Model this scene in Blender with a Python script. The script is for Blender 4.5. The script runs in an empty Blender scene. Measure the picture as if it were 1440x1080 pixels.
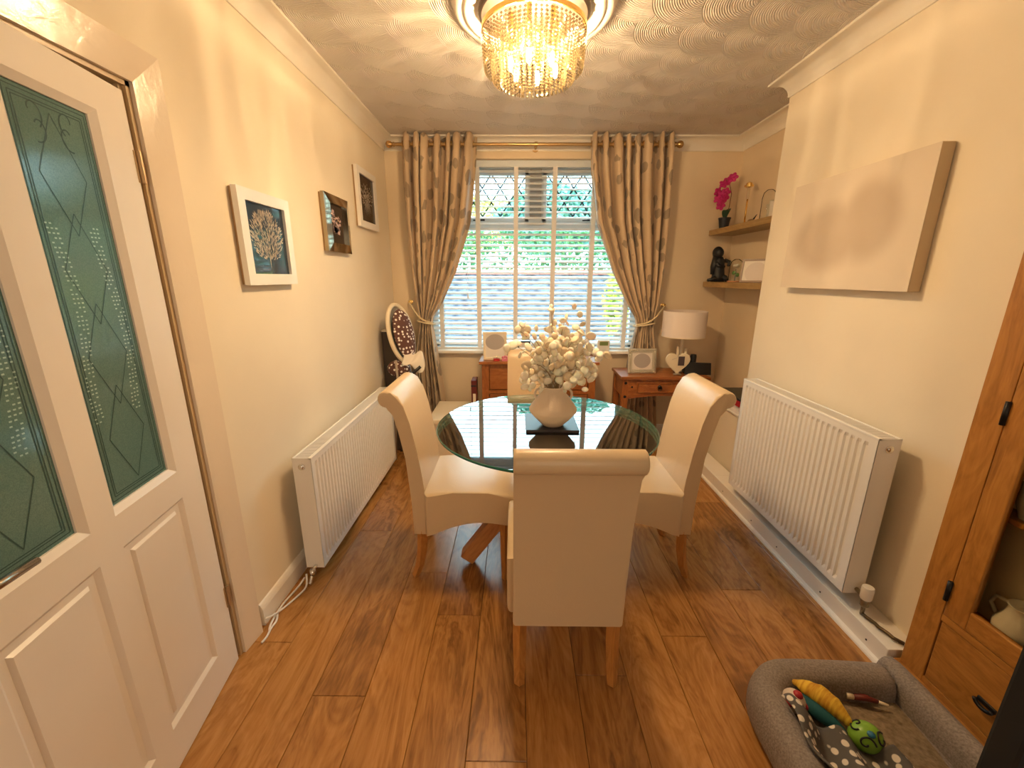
import bpy, bmesh, math, random
from mathutils import Vector, Matrix
random.seed(7)
PI = math.pi
C = bpy.context.scene.collection
S = bpy.context.scene

# ------------------------------------------------------------------ camera
F, PITCH, YAW, ROLL, CAMH = 576.8, math.radians(14.6), math.radians(-.52), math.radians(.19), 1.46
cam = bpy.data.cameras.new('camera'); co = bpy.data.objects.new('camera', cam); C.objects.link(co)
cam.sensor_width = 36; cam.sensor_fit = 'HORIZONTAL'; cam.lens = F / 1440 * 36; cam.clip_start = .03; cam.clip_end = 200
fw = Vector((math.sin(YAW)*math.cos(PITCH), math.cos(YAW)*math.cos(PITCH), -math.sin(PITCH)))
ri = Vector((math.cos(YAW), -math.sin(YAW), 0)); up = ri.cross(fw)
r2 = ri*math.cos(ROLL)+up*math.sin(ROLL); u2 = -ri*math.sin(ROLL)+up*math.cos(ROLL)
co.matrix_world = Matrix(((r2.x, u2.x, -fw.x, 0), (r2.y, u2.y, -fw.y, 0), (r2.z, u2.z, -fw.z, CAMH), (0, 0, 0, 1)))
S.camera = co

# ------------------------------------------------------------------ world, lights, exposure
w = bpy.data.worlds.new('world'); S.world = w; w.use_nodes = True
wn = w.node_tree; bgn = wn.nodes['Background']
tc = wn.nodes.new('ShaderNodeTexCoord'); sp = wn.nodes.new('ShaderNodeSeparateXYZ'); cr = wn.nodes.new('ShaderNodeValToRGB')
wn.links.new(tc.outputs['Generated'], sp.inputs[0]); wn.links.new(sp.outputs['Z'], cr.inputs[0]); wn.links.new(cr.outputs[0], bgn.inputs[0])
cr.color_ramp.elements[0].position = 0.0; cr.color_ramp.elements[0].color = (.36, .60, .68, 1)
cr.color_ramp.elements[1].position = .6; cr.color_ramp.elements[1].color = (.66, .90, 1, 1)
bgn.inputs[1].default_value = 4.6

def area(name, loc, rot, sx, sy, power, col, portal=False):
    l = bpy.data.lights.new(name, 'AREA'); l.shape = 'RECTANGLE'; l.size = sx; l.size_y = sy; l.energy = power; l.color = col
    o = bpy.data.objects.new(name, l); C.objects.link(o); o.location = loc; o.rotation_euler = rot
    if portal: l.cycles.is_portal = True
    return o
area('window_portal', (.17, 3.99, 1.6), (-PI/2, 0, 0), 1.86, 1.6, 1, (1, 1, 1), True)
area('rear_fill_light', (.3, -2.35, 1.5), (PI/2, 0, 0), 2.2, 1.5, 9, (1, .86, .64))  # added warm fill light behind the camera; the rear wall has no window
LAMPS = [(.068+.10*math.cos(a), 2.02+.10*math.sin(a), 2.35) for a in [i*PI/3+.3 for i in range(6)]]
for p in LAMPS:
    l = bpy.data.lights.new('chandelier_light', 'POINT'); l.energy = 12.5; l.color = (1, .70, .38); l.shadow_soft_size = .018
    o = bpy.data.objects.new('chandelier_light', l); C.objects.link(o); o.location = p
S.view_settings.view_transform = 'Standard'; S.view_settings.look = 'None'
S.view_settings.gamma = 1; S.view_settings.use_curve_mapping = False; S.view_settings.exposure = 1.28
try:
    S.cycles.max_bounces = 10; S.cycles.transparent_max_bounces = 40; S.cycles.sample_clamp_indirect = 6
except Exception: pass

# ------------------------------------------------------------------ materials
def mat(name, col, rough=.5, metal=0, **k):
    m = bpy.data.materials.new(name); m.use_nodes = True; b = m.node_tree.nodes['Principled BSDF']
    b.inputs['Base Color'].default_value = (*col, 1); b.inputs['Roughness'].default_value = rough; b.inputs['Metallic'].default_value = metal
    for a, v in k.items():
        b.inputs[a.replace('_', ' ')].default_value = v
    return m
class N:
    def __init__(s, m): s.m = m; s.t = m.node_tree; s.b = s.t.nodes.get('Principled BSDF')
    def n(s, typ, **k):
        x = s.t.nodes.new(typ)
        for a, v in k.items():
            if a in x.inputs: x.inputs[a].default_value = v
            else: setattr(x, a, v)
        return x
    def l(s, a, b): s.t.links.new(a, b)
    def math(s, op, a, b=None, c=None):
        x = s.t.nodes.new('ShaderNodeMath'); x.operation = op
        for i, v in enumerate((a, b, c)):
            if v is None: continue
            if isinstance(v, (int, float)): x.inputs[i].default_value = v
            else: s.l(v, x.inputs[i])
        return x.outputs[0]
    def ramp(s, fac, stops):
        r = s.t.nodes.new('ShaderNodeValToRGB'); e = r.color_ramp.elements
        while len(e) < len(stops): e.new(.5)
        for i, (p, c) in enumerate(stops): e[i].position = p; e[i].color = (*c, 1)
        s.l(fac, r.inputs[0]); return r.outputs[0]
    def bump(s, h, strength=.3, dist=.01):
        x = s.t.nodes.new('ShaderNodeBump'); x.inputs['Strength'].default_value = strength; x.inputs['Distance'].default_value = dist
        s.l(h, x.inputs['Height']); s.l(x.outputs[0], s.b.inputs['Normal'])
    def coords(s, scale=(1, 1, 1), rot=(0, 0, 0), kind='Object'):
        t = s.t.nodes.new('ShaderNodeTexCoord'); mp = s.t.nodes.new('ShaderNodeMapping')
        mp.inputs['Scale'].default_value = scale; mp.inputs['Rotation'].default_value = rot
        s.l(t.outputs[kind], mp.inputs[0]); return mp.outputs[0]
    def noise(s, vec, scale, detail=4, dist=0, rough=.5):
        x = s.n('ShaderNodeTexNoise', Scale=scale, Detail=detail, Distortion=dist, Roughness=rough); s.l(vec, x.inputs['Vector']); return x.outputs['Fac']

def paint(name, col, rough=.6, var=.04, bump=.08, scale=60):
    m = mat(name, col, rough); n = N(m); v = n.coords()
    f = n.noise(v, 2.5, 3); lo = tuple(c*(1-var) for c in col); hi = tuple(min(1, c*(1+var)) for c in col)
    n.l(n.ramp(f, [(.3, lo), (.7, hi)]), n.b.inputs['Base Color'])
    n.bump(n.noise(v, scale, 3), bump, .004); return m

def wood(name, dark, mid, light, axis='Z', rough=.4, scale=1.0, rand=False, knots=True):
    m = mat(name, mid, rough); n = N(m)
    sc = {'X': (1.2, 14, 14), 'Y': (14, 1.2, 14), 'Z': (14, 14, 1.2)}[axis]
    tcn = n.t.nodes.new('ShaderNodeTexCoord'); v = tcn.outputs['Object']
    oi = n.t.nodes.new('ShaderNodeObjectInfo')
    off = n.t.nodes.new('ShaderNodeCombineXYZ'); r = n.math('MULTIPLY', oi.outputs['Random'], 37.0)
    for i in range(3): n.l(r, off.inputs[i])
    add = n.t.nodes.new('ShaderNodeVectorMath'); add.operation = 'ADD'; n.l(v, add.inputs[0]); n.l(off.outputs[0], add.inputs[1])
    mp = n.t.nodes.new('ShaderNodeMapping'); mp.inputs['Scale'].default_value = tuple(c*scale for c in sc); n.l(add.outputs[0], mp.inputs[0])
    mp2 = n.t.nodes.new('ShaderNodeMapping'); mp2.inputs['Scale'].default_value = tuple((c*.28 if c > 2 else c*.9)*scale for c in sc); n.l(add.outputs[0], mp2.inputs[0])
    fine = n.noise(mp.outputs[0], 5, 6, .4, .65); big = n.noise(mp2.outputs[0], 1.6, 4, 1.6, .6)
    rings = n.math('FRACT', n.math('MULTIPLY', big, 7.0))
    rings = n.math('ABSOLUTE', n.math('SUBTRACT', rings, .5))
    f = n.math('ADD', n.math('MULTIPLY', fine, .55), n.math('MULTIPLY', rings, .35))
    f = n.math('ADD', f, n.math('MULTIPLY', big, .35))
    if rand: f = n.math('ADD', f, n.math('MULTIPLY', n.math('SUBTRACT', oi.outputs['Random'], .5), .20))
    if knots:
        mp3 = n.t.nodes.new('ShaderNodeMapping'); mp3.inputs['Scale'].default_value = tuple((6. if c > 2 else 2.0)*scale for c in sc); n.l(add.outputs[0], mp3.inputs[0])
        vo = n.n('ShaderNodeTexVoronoi', Scale=1.0); n.l(mp3.outputs[0], vo.inputs['Vector'])
        kn = n.math('LESS_THAN', vo.outputs['Distance'], .12)
        sm = n.math('MULTIPLY', n.math('SUBTRACT', 1.0, n.math('MINIMUM', n.math('MULTIPLY', vo.outputs['Distance'], 5.0), 1.0)), .30)
        f = n.math('SUBTRACT', f, sm)
    n.l(n.ramp(f, [(.28, dark), (.52, mid), (.78, light)]), n.b.inputs['Base Color'])
    n.bump(fine, .12, .002); return m

def glassy(name, tint=(1, 1, 1), ior=1.5, extra=0.0, rough=0.0):
    m = bpy.data.materials.new(name); m.use_nodes = True; n = N(m); n.t.nodes.remove(n.b)
    out = n.t.nodes['Material Output']; tr = n.n('ShaderNodeBsdfTransparent'); tr.inputs[0].default_value = (*tint, 1)
    gl = n.n('ShaderNodeBsdfGlossy'); gl.inputs['Roughness'].default_value = rough; gl.inputs[0].default_value = (1, 1, 1, 1)
    fr = n.n('ShaderNodeFresnel', IOR=ior); mx = n.n('ShaderNodeMixShader')
    n.l(n.math('MINIMUM', n.math('ADD', fr.outputs[0], extra), 1.0), mx.inputs[0]); n.l(tr.outputs[0], mx.inputs[1]); n.l(gl.outputs[0], mx.inputs[2]); n.l(mx.outputs[0], out.inputs[0])
    return m
def emit(name, col, s):
    m = mat(name, (0, 0, 0)); b = m.node_tree.nodes['Principled BSDF']; b.inputs['Emission Color'].default_value = (*col, 1); b.inputs['Emission Strength'].default_value = s; return m

M = {}
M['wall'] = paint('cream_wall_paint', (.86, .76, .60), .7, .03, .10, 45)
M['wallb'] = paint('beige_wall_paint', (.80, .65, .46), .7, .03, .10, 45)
M['cov'] = paint('coving_paint', (.88, .82, .72), .5, .02, .03)
M['trim'] = paint('white_gloss_trim', (.88, .83, .76), .28, .02, .05, 30)
M['doorp'] = paint('door_paint', (.88, .81, .74), .33, .02, .05, 25)
M['arch'] = mat('architrave_gloss', (.84, .72, .58), .2)
n = N(M['arch']); n.bump(n.noise(n.coords((40, 3, 3)), 6, 5, .5), .35, .004)
M['rad'] = paint('radiator_enamel', (.87, .84, .80), .25, .01, .01)
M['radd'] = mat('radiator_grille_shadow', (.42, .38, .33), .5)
M['chrome'] = mat('chrome', (.8, .8, .8), .15, 1)
M['brass'] = mat('aged_brass', (.55, .36, .16), .3, 1)
M['gold'] = mat('polished_gold', (.95, .65, .22), .18, 1)
M['black'] = mat('black_plastic', (.012, .012, .014), .35)
M['blackcloth'] = mat('black_cloth', (.006, .006, .007), .9)
M['white'] = mat('white_plastic', (.85, .83, .8), .35)
M['grey'] = mat('grey_blur_print', (.42, .38, .37), .5)
M['slat'] = mat('blind_slat_white', (.90, .92, .93), .35)
M['tape'] = mat('blind_tape', (.85, .82, .80), .8)
M['upvc'] = mat('white_upvc', (.80, .84, .86), .3)
M['lead'] = mat('lead_came', (.07, .075, .09), .5, .5)
M['pane'] = glassy('window_glass', (.96, 1, 1), 1.35)
M['tglass'] = glassy('table_glass', (.975, .995, .985), 1.5, .10)
M['tedge'] = mat('glass_edge', (.02, .13, .10), .1)
M['cglass'] = glassy('cabinet_glass', (.9, .88, .8), 1.12)
M['dome'] = glassy('clear_glass', (.95, .95, .93), 1.12, .04)
M['bead'] = None
# crystal: partly see-through, partly light scattering
m = bpy.data.materials.new('crystal'); m.use_nodes = True; n = N(m); n.t.nodes.remove(n.b)
out = n.t.nodes['Material Output']; tr = n.n('ShaderNodeBsdfTransparent'); tr.inputs[0].default_value = (1, .97, .9, 1)
tl = n.n('ShaderNodeBsdfTranslucent'); tl.inputs[0].default_value = (.15, .115, .065, 1)
gl = n.n('ShaderNodeBsdfGlossy'); gl.inputs['Roughness'].default_value = .08; gl.inputs[0].default_value = (.30, .26, .20, 1)
a1 = n.n('ShaderNodeMixShader'); a1.inputs[0].default_value = .5; a2 = n.n('ShaderNodeMixShader'); a2.inputs[0].default_value = .60
n.l(tl.outputs[0], a1.inputs[1]); n.l(gl.outputs[0], a1.inputs[2]); n.l(tr.outputs[0], a2.inputs[1]); n.l(a1.outputs[0], a2.inputs[2]); n.l(a2.outputs[0], out.inputs[0])
M['bead'] = m
M['bulb'] = emit('lit_bulb', (1, .72, .35), 14)
M['leather'] = mat('cream_leather', (.66, .50, .32), .33)
n = N(M['leather']); v = n.coords(); n.bump(n.math('ADD', n.noise(v, 180, 3), n.math('MULTIPLY', n.noise(v, 9, 3, 1), 3.)), .12, .004)
M['legwood'] = wood('chair_leg_wood', (.34, .13, .03), (.50, .21, .05), (.62, .30, .085), 'Z', .35, 1.2, knots=False)
M['beam'] = wood('oak_beam', (.36, .13, .035), (.52, .22, .07), (.65, .32, .12), 'Z', .4)
M['plank'] = wood('laminate_oak', (.19, .075, .018), (.40, .178, .046), (.54, .27, .085), 'Y', .27, .75, rand=True)
M['pineX'] = wood('antique_pine', (.20, .058, .012), (.34, .108, .024), (.48, .18, .045), 'X', .35)
M['pineZ'] = wood('antique_pine_upright', (.20, .058, .012), (.34, .108, .024), (.48, .18, .045), 'Z', .35)
M['oakZ'] = wood('oak_cabinet', (.25, .095, .016), (.40, .165, .030), (.52, .235, .05), 'Z', .38)
M['oakY'] = wood('oak_cabinet_rail', (.25, .095, .016), (.40, .165, .030), (.52, .235, .05), 'Y', .38)
M['shelf'] = wood('shelf_oak', (.24, .14, .045), (.36, .22, .08), (.46, .30, .12), 'Y', .45, knots=False)
M['cabdark'] = mat('cabinet_inside', (.10, .045, .015), .6)
M['iron'] = mat('black_iron', (.02, .018, .018), .4, .6)
M['slate'] = mat('dark_slate', (.035, .035, .05), .35)
M['vase'] = paint('matt_ceramic', (.72, .60, .49), .75, .05, .25, 120)
M['petal'] = mat('dried_petal', (.90, .82, .68), .6); b = M['petal'].node_tree.nodes['Principled BSDF']; b.inputs['Subsurface Weight'].default_value = .2
M['stem'] = mat('dried_stem', (.40, .28, .15), .7)
M['petalb'] = mat('dried_petal_tan', (.80, .66, .46), .6)
M['orchid'] = mat('orchid_magenta', (.55, .01, .18), .5)
M['leaf'] = mat('dark_leaf', (.02, .06, .03), .4)
M['pot'] = mat('black_pot', (.015, .02, .03), .45)
M['statue'] = mat('black_resin', (.012, .014, .018), .45)
M['shade'] = mat('lamp_shade', (.82, .72, .66), .8)
M['creamp'] = paint('cream_gloss', (.84, .73, .55), .35, .02, .03)
M['silver'] = mat('ornate_silver', (.66, .62, .52), .3, .8)
n = N(M['silver']); n.bump(n.noise(n.coords(), 130, 3), .7, .006)
M['printdark'] = mat('print_dark', (.03, .045, .07), .08)
M['printblk'] = mat('print_black', (.035, .025, .02), .12)
M['printpale'] = mat('print_pale', (.72, .62, .50), .4)
M['printpink'] = mat('print_pink', (.62, .42, .38), .4)
M['mirror'] = mat('bevelled_mirror', (.42, .36, .26), .06, 1)
M['framew'] = mat('frame_white', (.88, .84, .78), .3)
M['framed'] = mat('frame_side_wood', (.42, .26, .12), .5)
M['red'] = mat('red', (.45, .02, .03), .4)
M['pink'] = mat('pink', (.75, .22, .32), .4)
M['burg'] = mat('burgundy', (.13, .015, .012), .35)
M['dkgrey'] = mat('dark_grey_board', (.11, .085, .065), .7)
M['greenlcd'] = mat('green_screen', (.22, .30, .10), .3)
# door glass
m = mat('frosted_teal_glass', (.075, .155, .155), .12, 0); n = N(m); f = n.noise(n.coords(), 500, 2)
n.l(n.ramp(f, [(.3, (.10, .205, .20)), (.7, (.15, .275, .26))]), n.b.inputs['Base Color']); n.b.inputs['Alpha'].default_value = .93; M['frost'] = m
M['etch'] = mat('etched_clear_line', (.045, .10, .10), .25)
M['etchl'] = mat('etched_bright_line', (.40, .60, .58), .15)
# dog bed fabric
m = mat('grey_bed_fabric', (.30, .25, .22), .95); n = N(m); f = n.noise(n.coords(), 160, 4)
n.l(n.ramp(f, [(.3, (.20, .165, .145)), (.7, (.34, .285, .25))]), n.b.inputs['Base Color']); n.bump(f, .5, .006); M['bed'] = m
m = mat('taupe_plush', (.24, .17, .10), 1); n = N(m); f = n.noise(n.coords(), 60, 6)
n.l(n.ramp(f, [(.3, (.17, .12, .07)), (.7, (.33, .25, .16))]), n.b.inputs['Base Color']); n.bump(f, .9, .01); M['plush'] = m
# spotted fabrics
def dots(name, base, dot, scale, thr, kind='Object', sc=(1, 1, 1), rnd=.7):
    m = mat(name, base, .85); n = N(m); v = n.coords(sc, kind=kind)
    vo = n.n('ShaderNodeTexVoronoi', Scale=scale, Randomness=rnd); n.l(v, vo.inputs['Vector'])
    n.l(n.ramp(vo.outputs['Distance'], [(thr-.03, dot), (thr+.03, base)]), n.b.inputs['Base Color']); return m
M['spot'] = dots('brown_spotted_fabric', (.13, .055, .045), (.90, .85, .78), 38, .34)
M['paw'] = dots('paw_blanket', (.11, .10, .095), (.80, .72, .62), 34, .33, rnd=.9)
# curtain
m = mat('leaf_curtain', (.5, .38, .25), .5, 0); n = N(m); v = n.coords(kind='UV')
vo = n.n('ShaderNodeTexVoronoi', Scale=13.0, Randomness=.85); 
mp = n.t.nodes.new('ShaderNodeMapping'); mp.inputs['Scale'].default_value = (1, .6, 1); mp.inputs['Rotation'].default_value = (0, 0, .5); n.l(v, mp.inputs[0])
nz = n.t.nodes.new('ShaderNodeTexNoise'); nz.inputs['Scale'].default_value = 14; n.l(mp.outputs[0], nz.inputs['Vector'])
mx = n.t.nodes.new('ShaderNodeMixRGB'); mx.inputs[0].default_value = .06; n.l(mp.outputs[0], mx.inputs[1]); n.l(nz.outputs['Color'], mx.inputs[2]); n.l(mx.outputs[0], vo.inputs['Vector'])
sepc = n.t.nodes.new('ShaderNodeSeparateColor'); n.l(vo.outputs['Color'], sepc.inputs[0])
sel = n.math('LESS_THAN', sepc.outputs[0], .72)
blob = n.math('MULTIPLY', n.math('LESS_THAN', vo.outputs['Distance'], .36), sel)
n.l(n.ramp(blob, [(0, (.56, .41, .265)), (1, (.29, .215, .145))]), n.b.inputs['Base Color'])
n.b.inputs['Sheen Weight'].default_value = .3; n.bump(n.noise(v, 300, 2), .2, .002); M['curtain'] = m
M['rope'] = mat('pearl_rope', (.80, .66, .42), .3)
M['liner'] = mat('curtain_lining', (.82, .74, .62), .8)

# ceiling: overlapping combed fans pressed in plaster
def fan_ceiling():
    m = mat('combed_fan_plaster', (.84, .77, .71), .5); n = N(m)
    v = n.coords(rot=(0, 0, math.radians(-52))); sx = n.t.nodes.new('ShaderNodeSeparateXYZ'); n.l(v, sx.inputs[0])
    wob = n.noise(v, 1.3, 2)
    x = n.math('ADD', sx.outputs[0], n.math('MULTIPLY', wob, .02)); y = n.math('ADD', sx.outputs[1], n.math('MULTIPLY', wob, .03))
    W, Hh, R = .34, .15, .25
    j0 = n.math('FLOOR', n.math('DIVIDE', y, Hh))
    res_d, done = None, None
    for k in (-1, 0, 1, 2):
        j = n.math('ADD', j0, float(k))
        odd = n.math('ABSOLUTE', n.math('MODULO', j, 2.0)); off = n.math('MULTIPLY', odd, W/2)
        cx = n.math('ADD', n.math('MULTIPLY', n.math('ROUND', n.math('DIVIDE', n.math('SUBTRACT', x, off), W)), W), off)
        dx = n.math('SUBTRACT', x, cx); dy = n.math('SUBTRACT', y, n.math('MULTIPLY', j, Hh))
        d = n.math('SQRT', n.math('ADD', n.math('MULTIPLY', dx, dx), n.math('MULTIPLY', dy, dy)))
        ins = n.math('LESS_THAN', d, R)
        if res_d is None: res_d = n.math('MULTIPLY', d, ins); done = ins
        else:
            take = n.math('MULTIPLY', ins, n.math('SUBTRACT', 1.0, done))
            res_d = n.math('ADD', res_d, n.math('MULTIPLY', d, take)); done = n.math('MAXIMUM', done, ins)
    comb = n.math('SINE', n.math('MULTIPLY', res_d, 2*PI/.0095))
    comb = n.math('MULTIPLY', comb, 1.0)
    rim = n.math('GREATER_THAN', res_d, R-.007)
    hgt = n.math('ADD', n.math('MULTIPLY', comb, .26), n.math('MULTIPLY', rim, 1.3))
    hgt = n.math('ADD', hgt, n.math('MULTIPLY', res_d, 10.0))
    n.bump(hgt, 1.0, .008); return m
M['ceil'] = fan_ceiling()

# ------------------------------------------------------------------ geometry helpers
def link(name, me, m, parent=None, smooth=False):
    o = bpy.data.objects.new(name, me)
    if m is not None and not me.materials: me.materials.append(m)
    if smooth:
        me.polygons.foreach_set('use_smooth', [True]*len(me.polygons))
    C.objects.link(o)
    if parent is not None: o.parent = parent
    return o
def obj(name, bm, m, parent=None, smooth=False, sharp=None):
    bmesh.ops.recalc_face_normals(bm, faces=bm.faces[:])
    me = bpy.data.meshes.new(name); bm.to_mesh(me); bm.free(); o = link(name, me, m, parent, smooth)
    if smooth and sharp: me.set_sharp_from_angle(angle=math.radians(sharp))
    return o
def tag(o, label, cat, group=None, kind=None):
    o['label'] = label; o['category'] = cat
    if group: o['group'] = group
    if kind: o['kind'] = kind
    return o
def thing(name, label, cat, loc=(0, 0, 0), rz=0, group=None):
    o = bpy.data.objects.new(name, None); o.empty_display_size = .05; C.objects.link(o); o.location = loc; o.rotation_euler = (0, 0, rz)
    return tag(o, label, cat, group)
def struct(name, bm, m, parent=None, label=None, **k):
    o = obj(name, bm, m, parent, **k)
    if parent is None: o['kind'] = 'structure'; o['label'] = label or name; o['category'] = name.split('_')[0]
    return o
def copy_tree(o, parent=None):
    c = o.copy(); C.objects.link(c); c.parent = parent
    for ch in list(o.children): copy_tree(ch, c)
    return c
def nb(): return bmesh.new()
def box(bm, x0, x1, y0, y1, z0, z1, bev=0, mtx=None, seg=2):
    r = bmesh.ops.create_cube(bm, size=1); vs = r['verts']
    for v in vs: v.co = Vector(((x0+x1)/2+v.co.x*(x1-x0), (y0+y1)/2+v.co.y*(y1-y0), (z0+z1)/2+v.co.z*(z1-z0)))
    if mtx is not None:
        for v in vs: v.co = mtx @ v.co
    if bev > 0:
        es = list({e for v in vs for e in v.link_edges})
        bmesh.ops.bevel(bm, geom=es, offset=bev, segments=seg, profile=.5, affect='EDGES')
    return bm
def bx(*a, **k): return box(nb(), *a, **k)
def tube(bm, pts, r, seg=8, cap=True, closed=False):
    pts = [Vector(p) for p in pts]; n = len(pts); rs = r if isinstance(r, (list, tuple)) else [r]*n
    rings = []; prev = None
    for i, p in enumerate(pts):
        if closed: d = pts[(i+1) % n]-pts[i-1]
        else: d = pts[min(i+1, n-1)]-pts[max(i-1, 0)]
        if d.length < 1e-9: d = Vector((0, 0, 1))
        d.normalize()
        if prev is None:
            a = Vector((0, 0, 1)) if abs(d.z) < .9 else Vector((1, 0, 0)); nrm = d.cross(a).normalized()
        else:
            nrm = prev-d*prev.dot(d); nrm = nrm.normalized() if nrm.length > 1e-6 else prev
        prev = nrm; bi = d.cross(nrm)
        rings.append([bm.verts.new(p+(nrm*math.cos(2*PI*k/seg)+bi*math.sin(2*PI*k/seg))*rs[i]) for k in range(seg)])
    m = n if closed else n-1
    for i in range(m):
        A, B = rings[i], rings[(i+1) % n]
        for k in range(seg): bm.faces.new((A[k], A[(k+1) % seg], B[(k+1) % seg], B[k]))
    if cap and not closed: bm.faces.new(rings[0][::-1]); bm.faces.new(rings[-1])
    return bm
def lathe(bm, prof, seg=32, c=(0, 0, 0), cap=True, axis='Z'):
    def P(r, z, a):
        p = (r*math.cos(a), r*math.sin(a), z)
        if axis == 'X': p = (z, r*math.cos(a), r*math.sin(a))
        if axis == 'Y': p = (r*math.cos(a), z, r*math.sin(a))
        return (c[0]+p[0], c[1]+p[1], c[2]+p[2])
    rings = []
    for r, z in prof:
        if r < 1e-6: rings.append([bm.verts.new(P(0, z, 0))])
        else: rings.append([bm.verts.new(P(r, z, 2*PI*k/seg)) for k in range(seg)])
    for A, B in zip(rings, rings[1:]):
        for k in range(seg):
            k2 = (k+1) % seg
            if len(A) == 1 and len(B) == 1: continue
            if len(A) == 1: bm.faces.new((A[0], B[k2], B[k]))
            elif len(B) == 1: bm.faces.new((A[k], A[k2], B[0]))
            else: bm.faces.new((A[k], A[k2], B[k2], B[k]))
    if cap:
        for R_ in (rings[0], rings[-1]):
            if len(R_) > 1: bm.faces.new(R_)
    return bm
def prism(bm, poly, a0, a1, axis='X', bev=0):
    """extrude closed polygon (u,v) between a0,a1 along axis"""
    f = {'X': lambda a, u, v: (a, u, v), 'Y': lambda a, u, v: (u, a, v), 'Z': lambda a, u, v: (u, v, a)}[axis]
    A = [bm.verts.new(f(a0, u, v)) for u, v in poly]; B = [bm.verts.new(f(a1, u, v)) for u, v in poly]
    fa = bm.faces.new(A[::-1]); fb = bm.faces.new(B); n = len(poly)
    for i in range(n): bm.faces.new((A[i], A[(i+1) % n], B[(i+1) % n], B[i]))
    if bev:
        es = list(fa.edges)+list(fb.edges)
        bmesh.ops.bevel(bm, geom=es, offset=bev, segments=3, profile=.5, affect='EDGES')
    return bm
def sphere(bm, c, r, sx=1, sy=1, sz=1, u=16, v=10, mtx=None):
    res = bmesh.ops.create_uvsphere(bm, u_segments=u, v_segments=v, radius=1)
    for q in res['verts']:
        q.co = Vector((q.co.x*r*sx, q.co.y*r*sy, q.co.z*r*sz))
        if mtx is not None: q.co = mtx @ q.co
        q.co += Vector(c)
    return bm
def grid(bm, nu, nv, fn, uvfn=None, closed=False):
    uvl = bm.loops.layers.uv.new('UVMap') if uvfn else None
    V = [[bm.verts.new(fn(i/nu, j/nv)) for i in range(nu+1)] for j in range(nv+1)]
    for j in range(nv):
        for i in range(nu):
            f = bm.faces.new((V[j][i], V[j][i+1], V[j+1][i+1], V[j+1][i]))
            if uvl:
                for lp, (a, b_) in zip(f.loops, ((i, j), (i+1, j), (i+1, j+1), (i, j+1))): lp[uvl].uv = uvfn(a/nu, b_/nv)
    return bm

XL, D, XR, XR2, H, CY = -1.09, 3.72, 1.555, 1.84, 2.55, 2.69   # left wall, back wall, chimney face, alcove wall, ceiling, chimney corner
YB = -2.4                                                      # rear of the room, behind the camera
# ------------------------------------------------------------------ setting: floor planks
fl = struct('floor', bx(XL-.9, XR2+.1, YB-.1, D+.1, -.06, -.011), mat('floor_gap', (.03, .012, .005), .8), label='wooden plank laminate floor of warm oak')
PW, PL = .192, 1.32
plank_me = {}
def plank(x0, x1, y0, y1):
    key = (round(x1-x0, 3), round(y1-y0, 3))
    if key not in plank_me:
        bm = bx(-(x1-x0)/2, (x1-x0)/2, -(y1-y0)/2, (y1-y0)/2, -.010, 0)
        top = [e for e in bm.edges if all(v.co.z > -.001 for v in e.verts)]
        bmesh.ops.bevel(bm, geom=top, offset=.0016, segments=1, affect='EDGES')
        me = bpy.data.meshes.new('plank'); bm.to_mesh(me); bm.free(); me.materials.append(M['plank']); plank_me[key] = me
    o = bpy.data.objects.new('plank', plank_me[key]); C.objects.link(o); o.parent = fl; o.location = ((x0+x1)/2, (y0+y1)/2, 0)
starts = [.2, .75, .42, 1.1, .05, .62, .95, .33, .80, .15, .55, 1.2, .4, .9, .1, .7]
i = 0; x = XL-.02
while x < XR2-.02:
    y = YB-starts[i % 16]
    while y < D:
        y1 = min(y+PL, D-.001)
        if y1-max(y, YB) > .05: plank(x+.0007, min(x+PW, XR2)-.0007, max(y, YB)+.0007, y1-.0007)
        y += PL
    x += PW; i += 1

# ------------------------------------------------------------------ walls
DH, DW, DTOP = 1.312, .82, 1.985    # door opening: hinge y, width, head height
bm = nb(); box(bm, XL-.15, XL, DH, D+.25, 0, H); box(bm, XL-.15, XL, YB, DH-DW-.06, 0, H); box(bm, XL-.15, XL, DH-DW-.06, DH, DTOP, H)
struct('wall_left', bm, M['wall'], label='cream painted left wall with three pictures')
WX0, WX1, WZ0, WZ1 = -.78, 1.12, .815, 2.40
bm = nb(); box(bm, XL-.15, WX0, D, D+.25, 0, H); box(bm, WX1, XR2+.15, D, D+.25, 0, H); box(bm, WX0, WX1, D, D+.25, 0, WZ0); box(bm, WX0, WX1, D, D+.25, WZ1, H)
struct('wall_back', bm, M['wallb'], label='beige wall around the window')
struct('wall_right', bx(XR, XR2+.15, 1.0, CY, 0, H), M['wall'], label='cream chimney breast wall with a canvas')
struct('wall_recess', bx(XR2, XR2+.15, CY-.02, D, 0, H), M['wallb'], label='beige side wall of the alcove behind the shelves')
struct('wall_right_front', bx(XR2, XR2+.15, YB, 1.02, 0, H), M['wall'], label='cream wall behind the oak cabinet')
bm = bx(XL-.15, XR2+.15, YB-.2, YB, 0, H)
struct('wall_rear', bm, M['wall'], label='cream wall behind the viewer')
bm = nb(); box(bm, XL-.9, XL-.85, -1, 2.5, 0, H); box(bm, XL-.9, XL-.15, -1.0, -.95, 0, H); box(bm, XL-.9, XL-.15, 2.45, 2.5, 0, H)
struct('wall_hall', bm, paint('hall_paint', (.25, .36, .36)), label='dim hallway wall behind the door glass')
struct('ceiling', bx(XL-.95, XR2+.15, YB-.2, D+.25, H, H+.1), M['ceil'], label='white ceiling with combed plaster fans')
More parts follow.
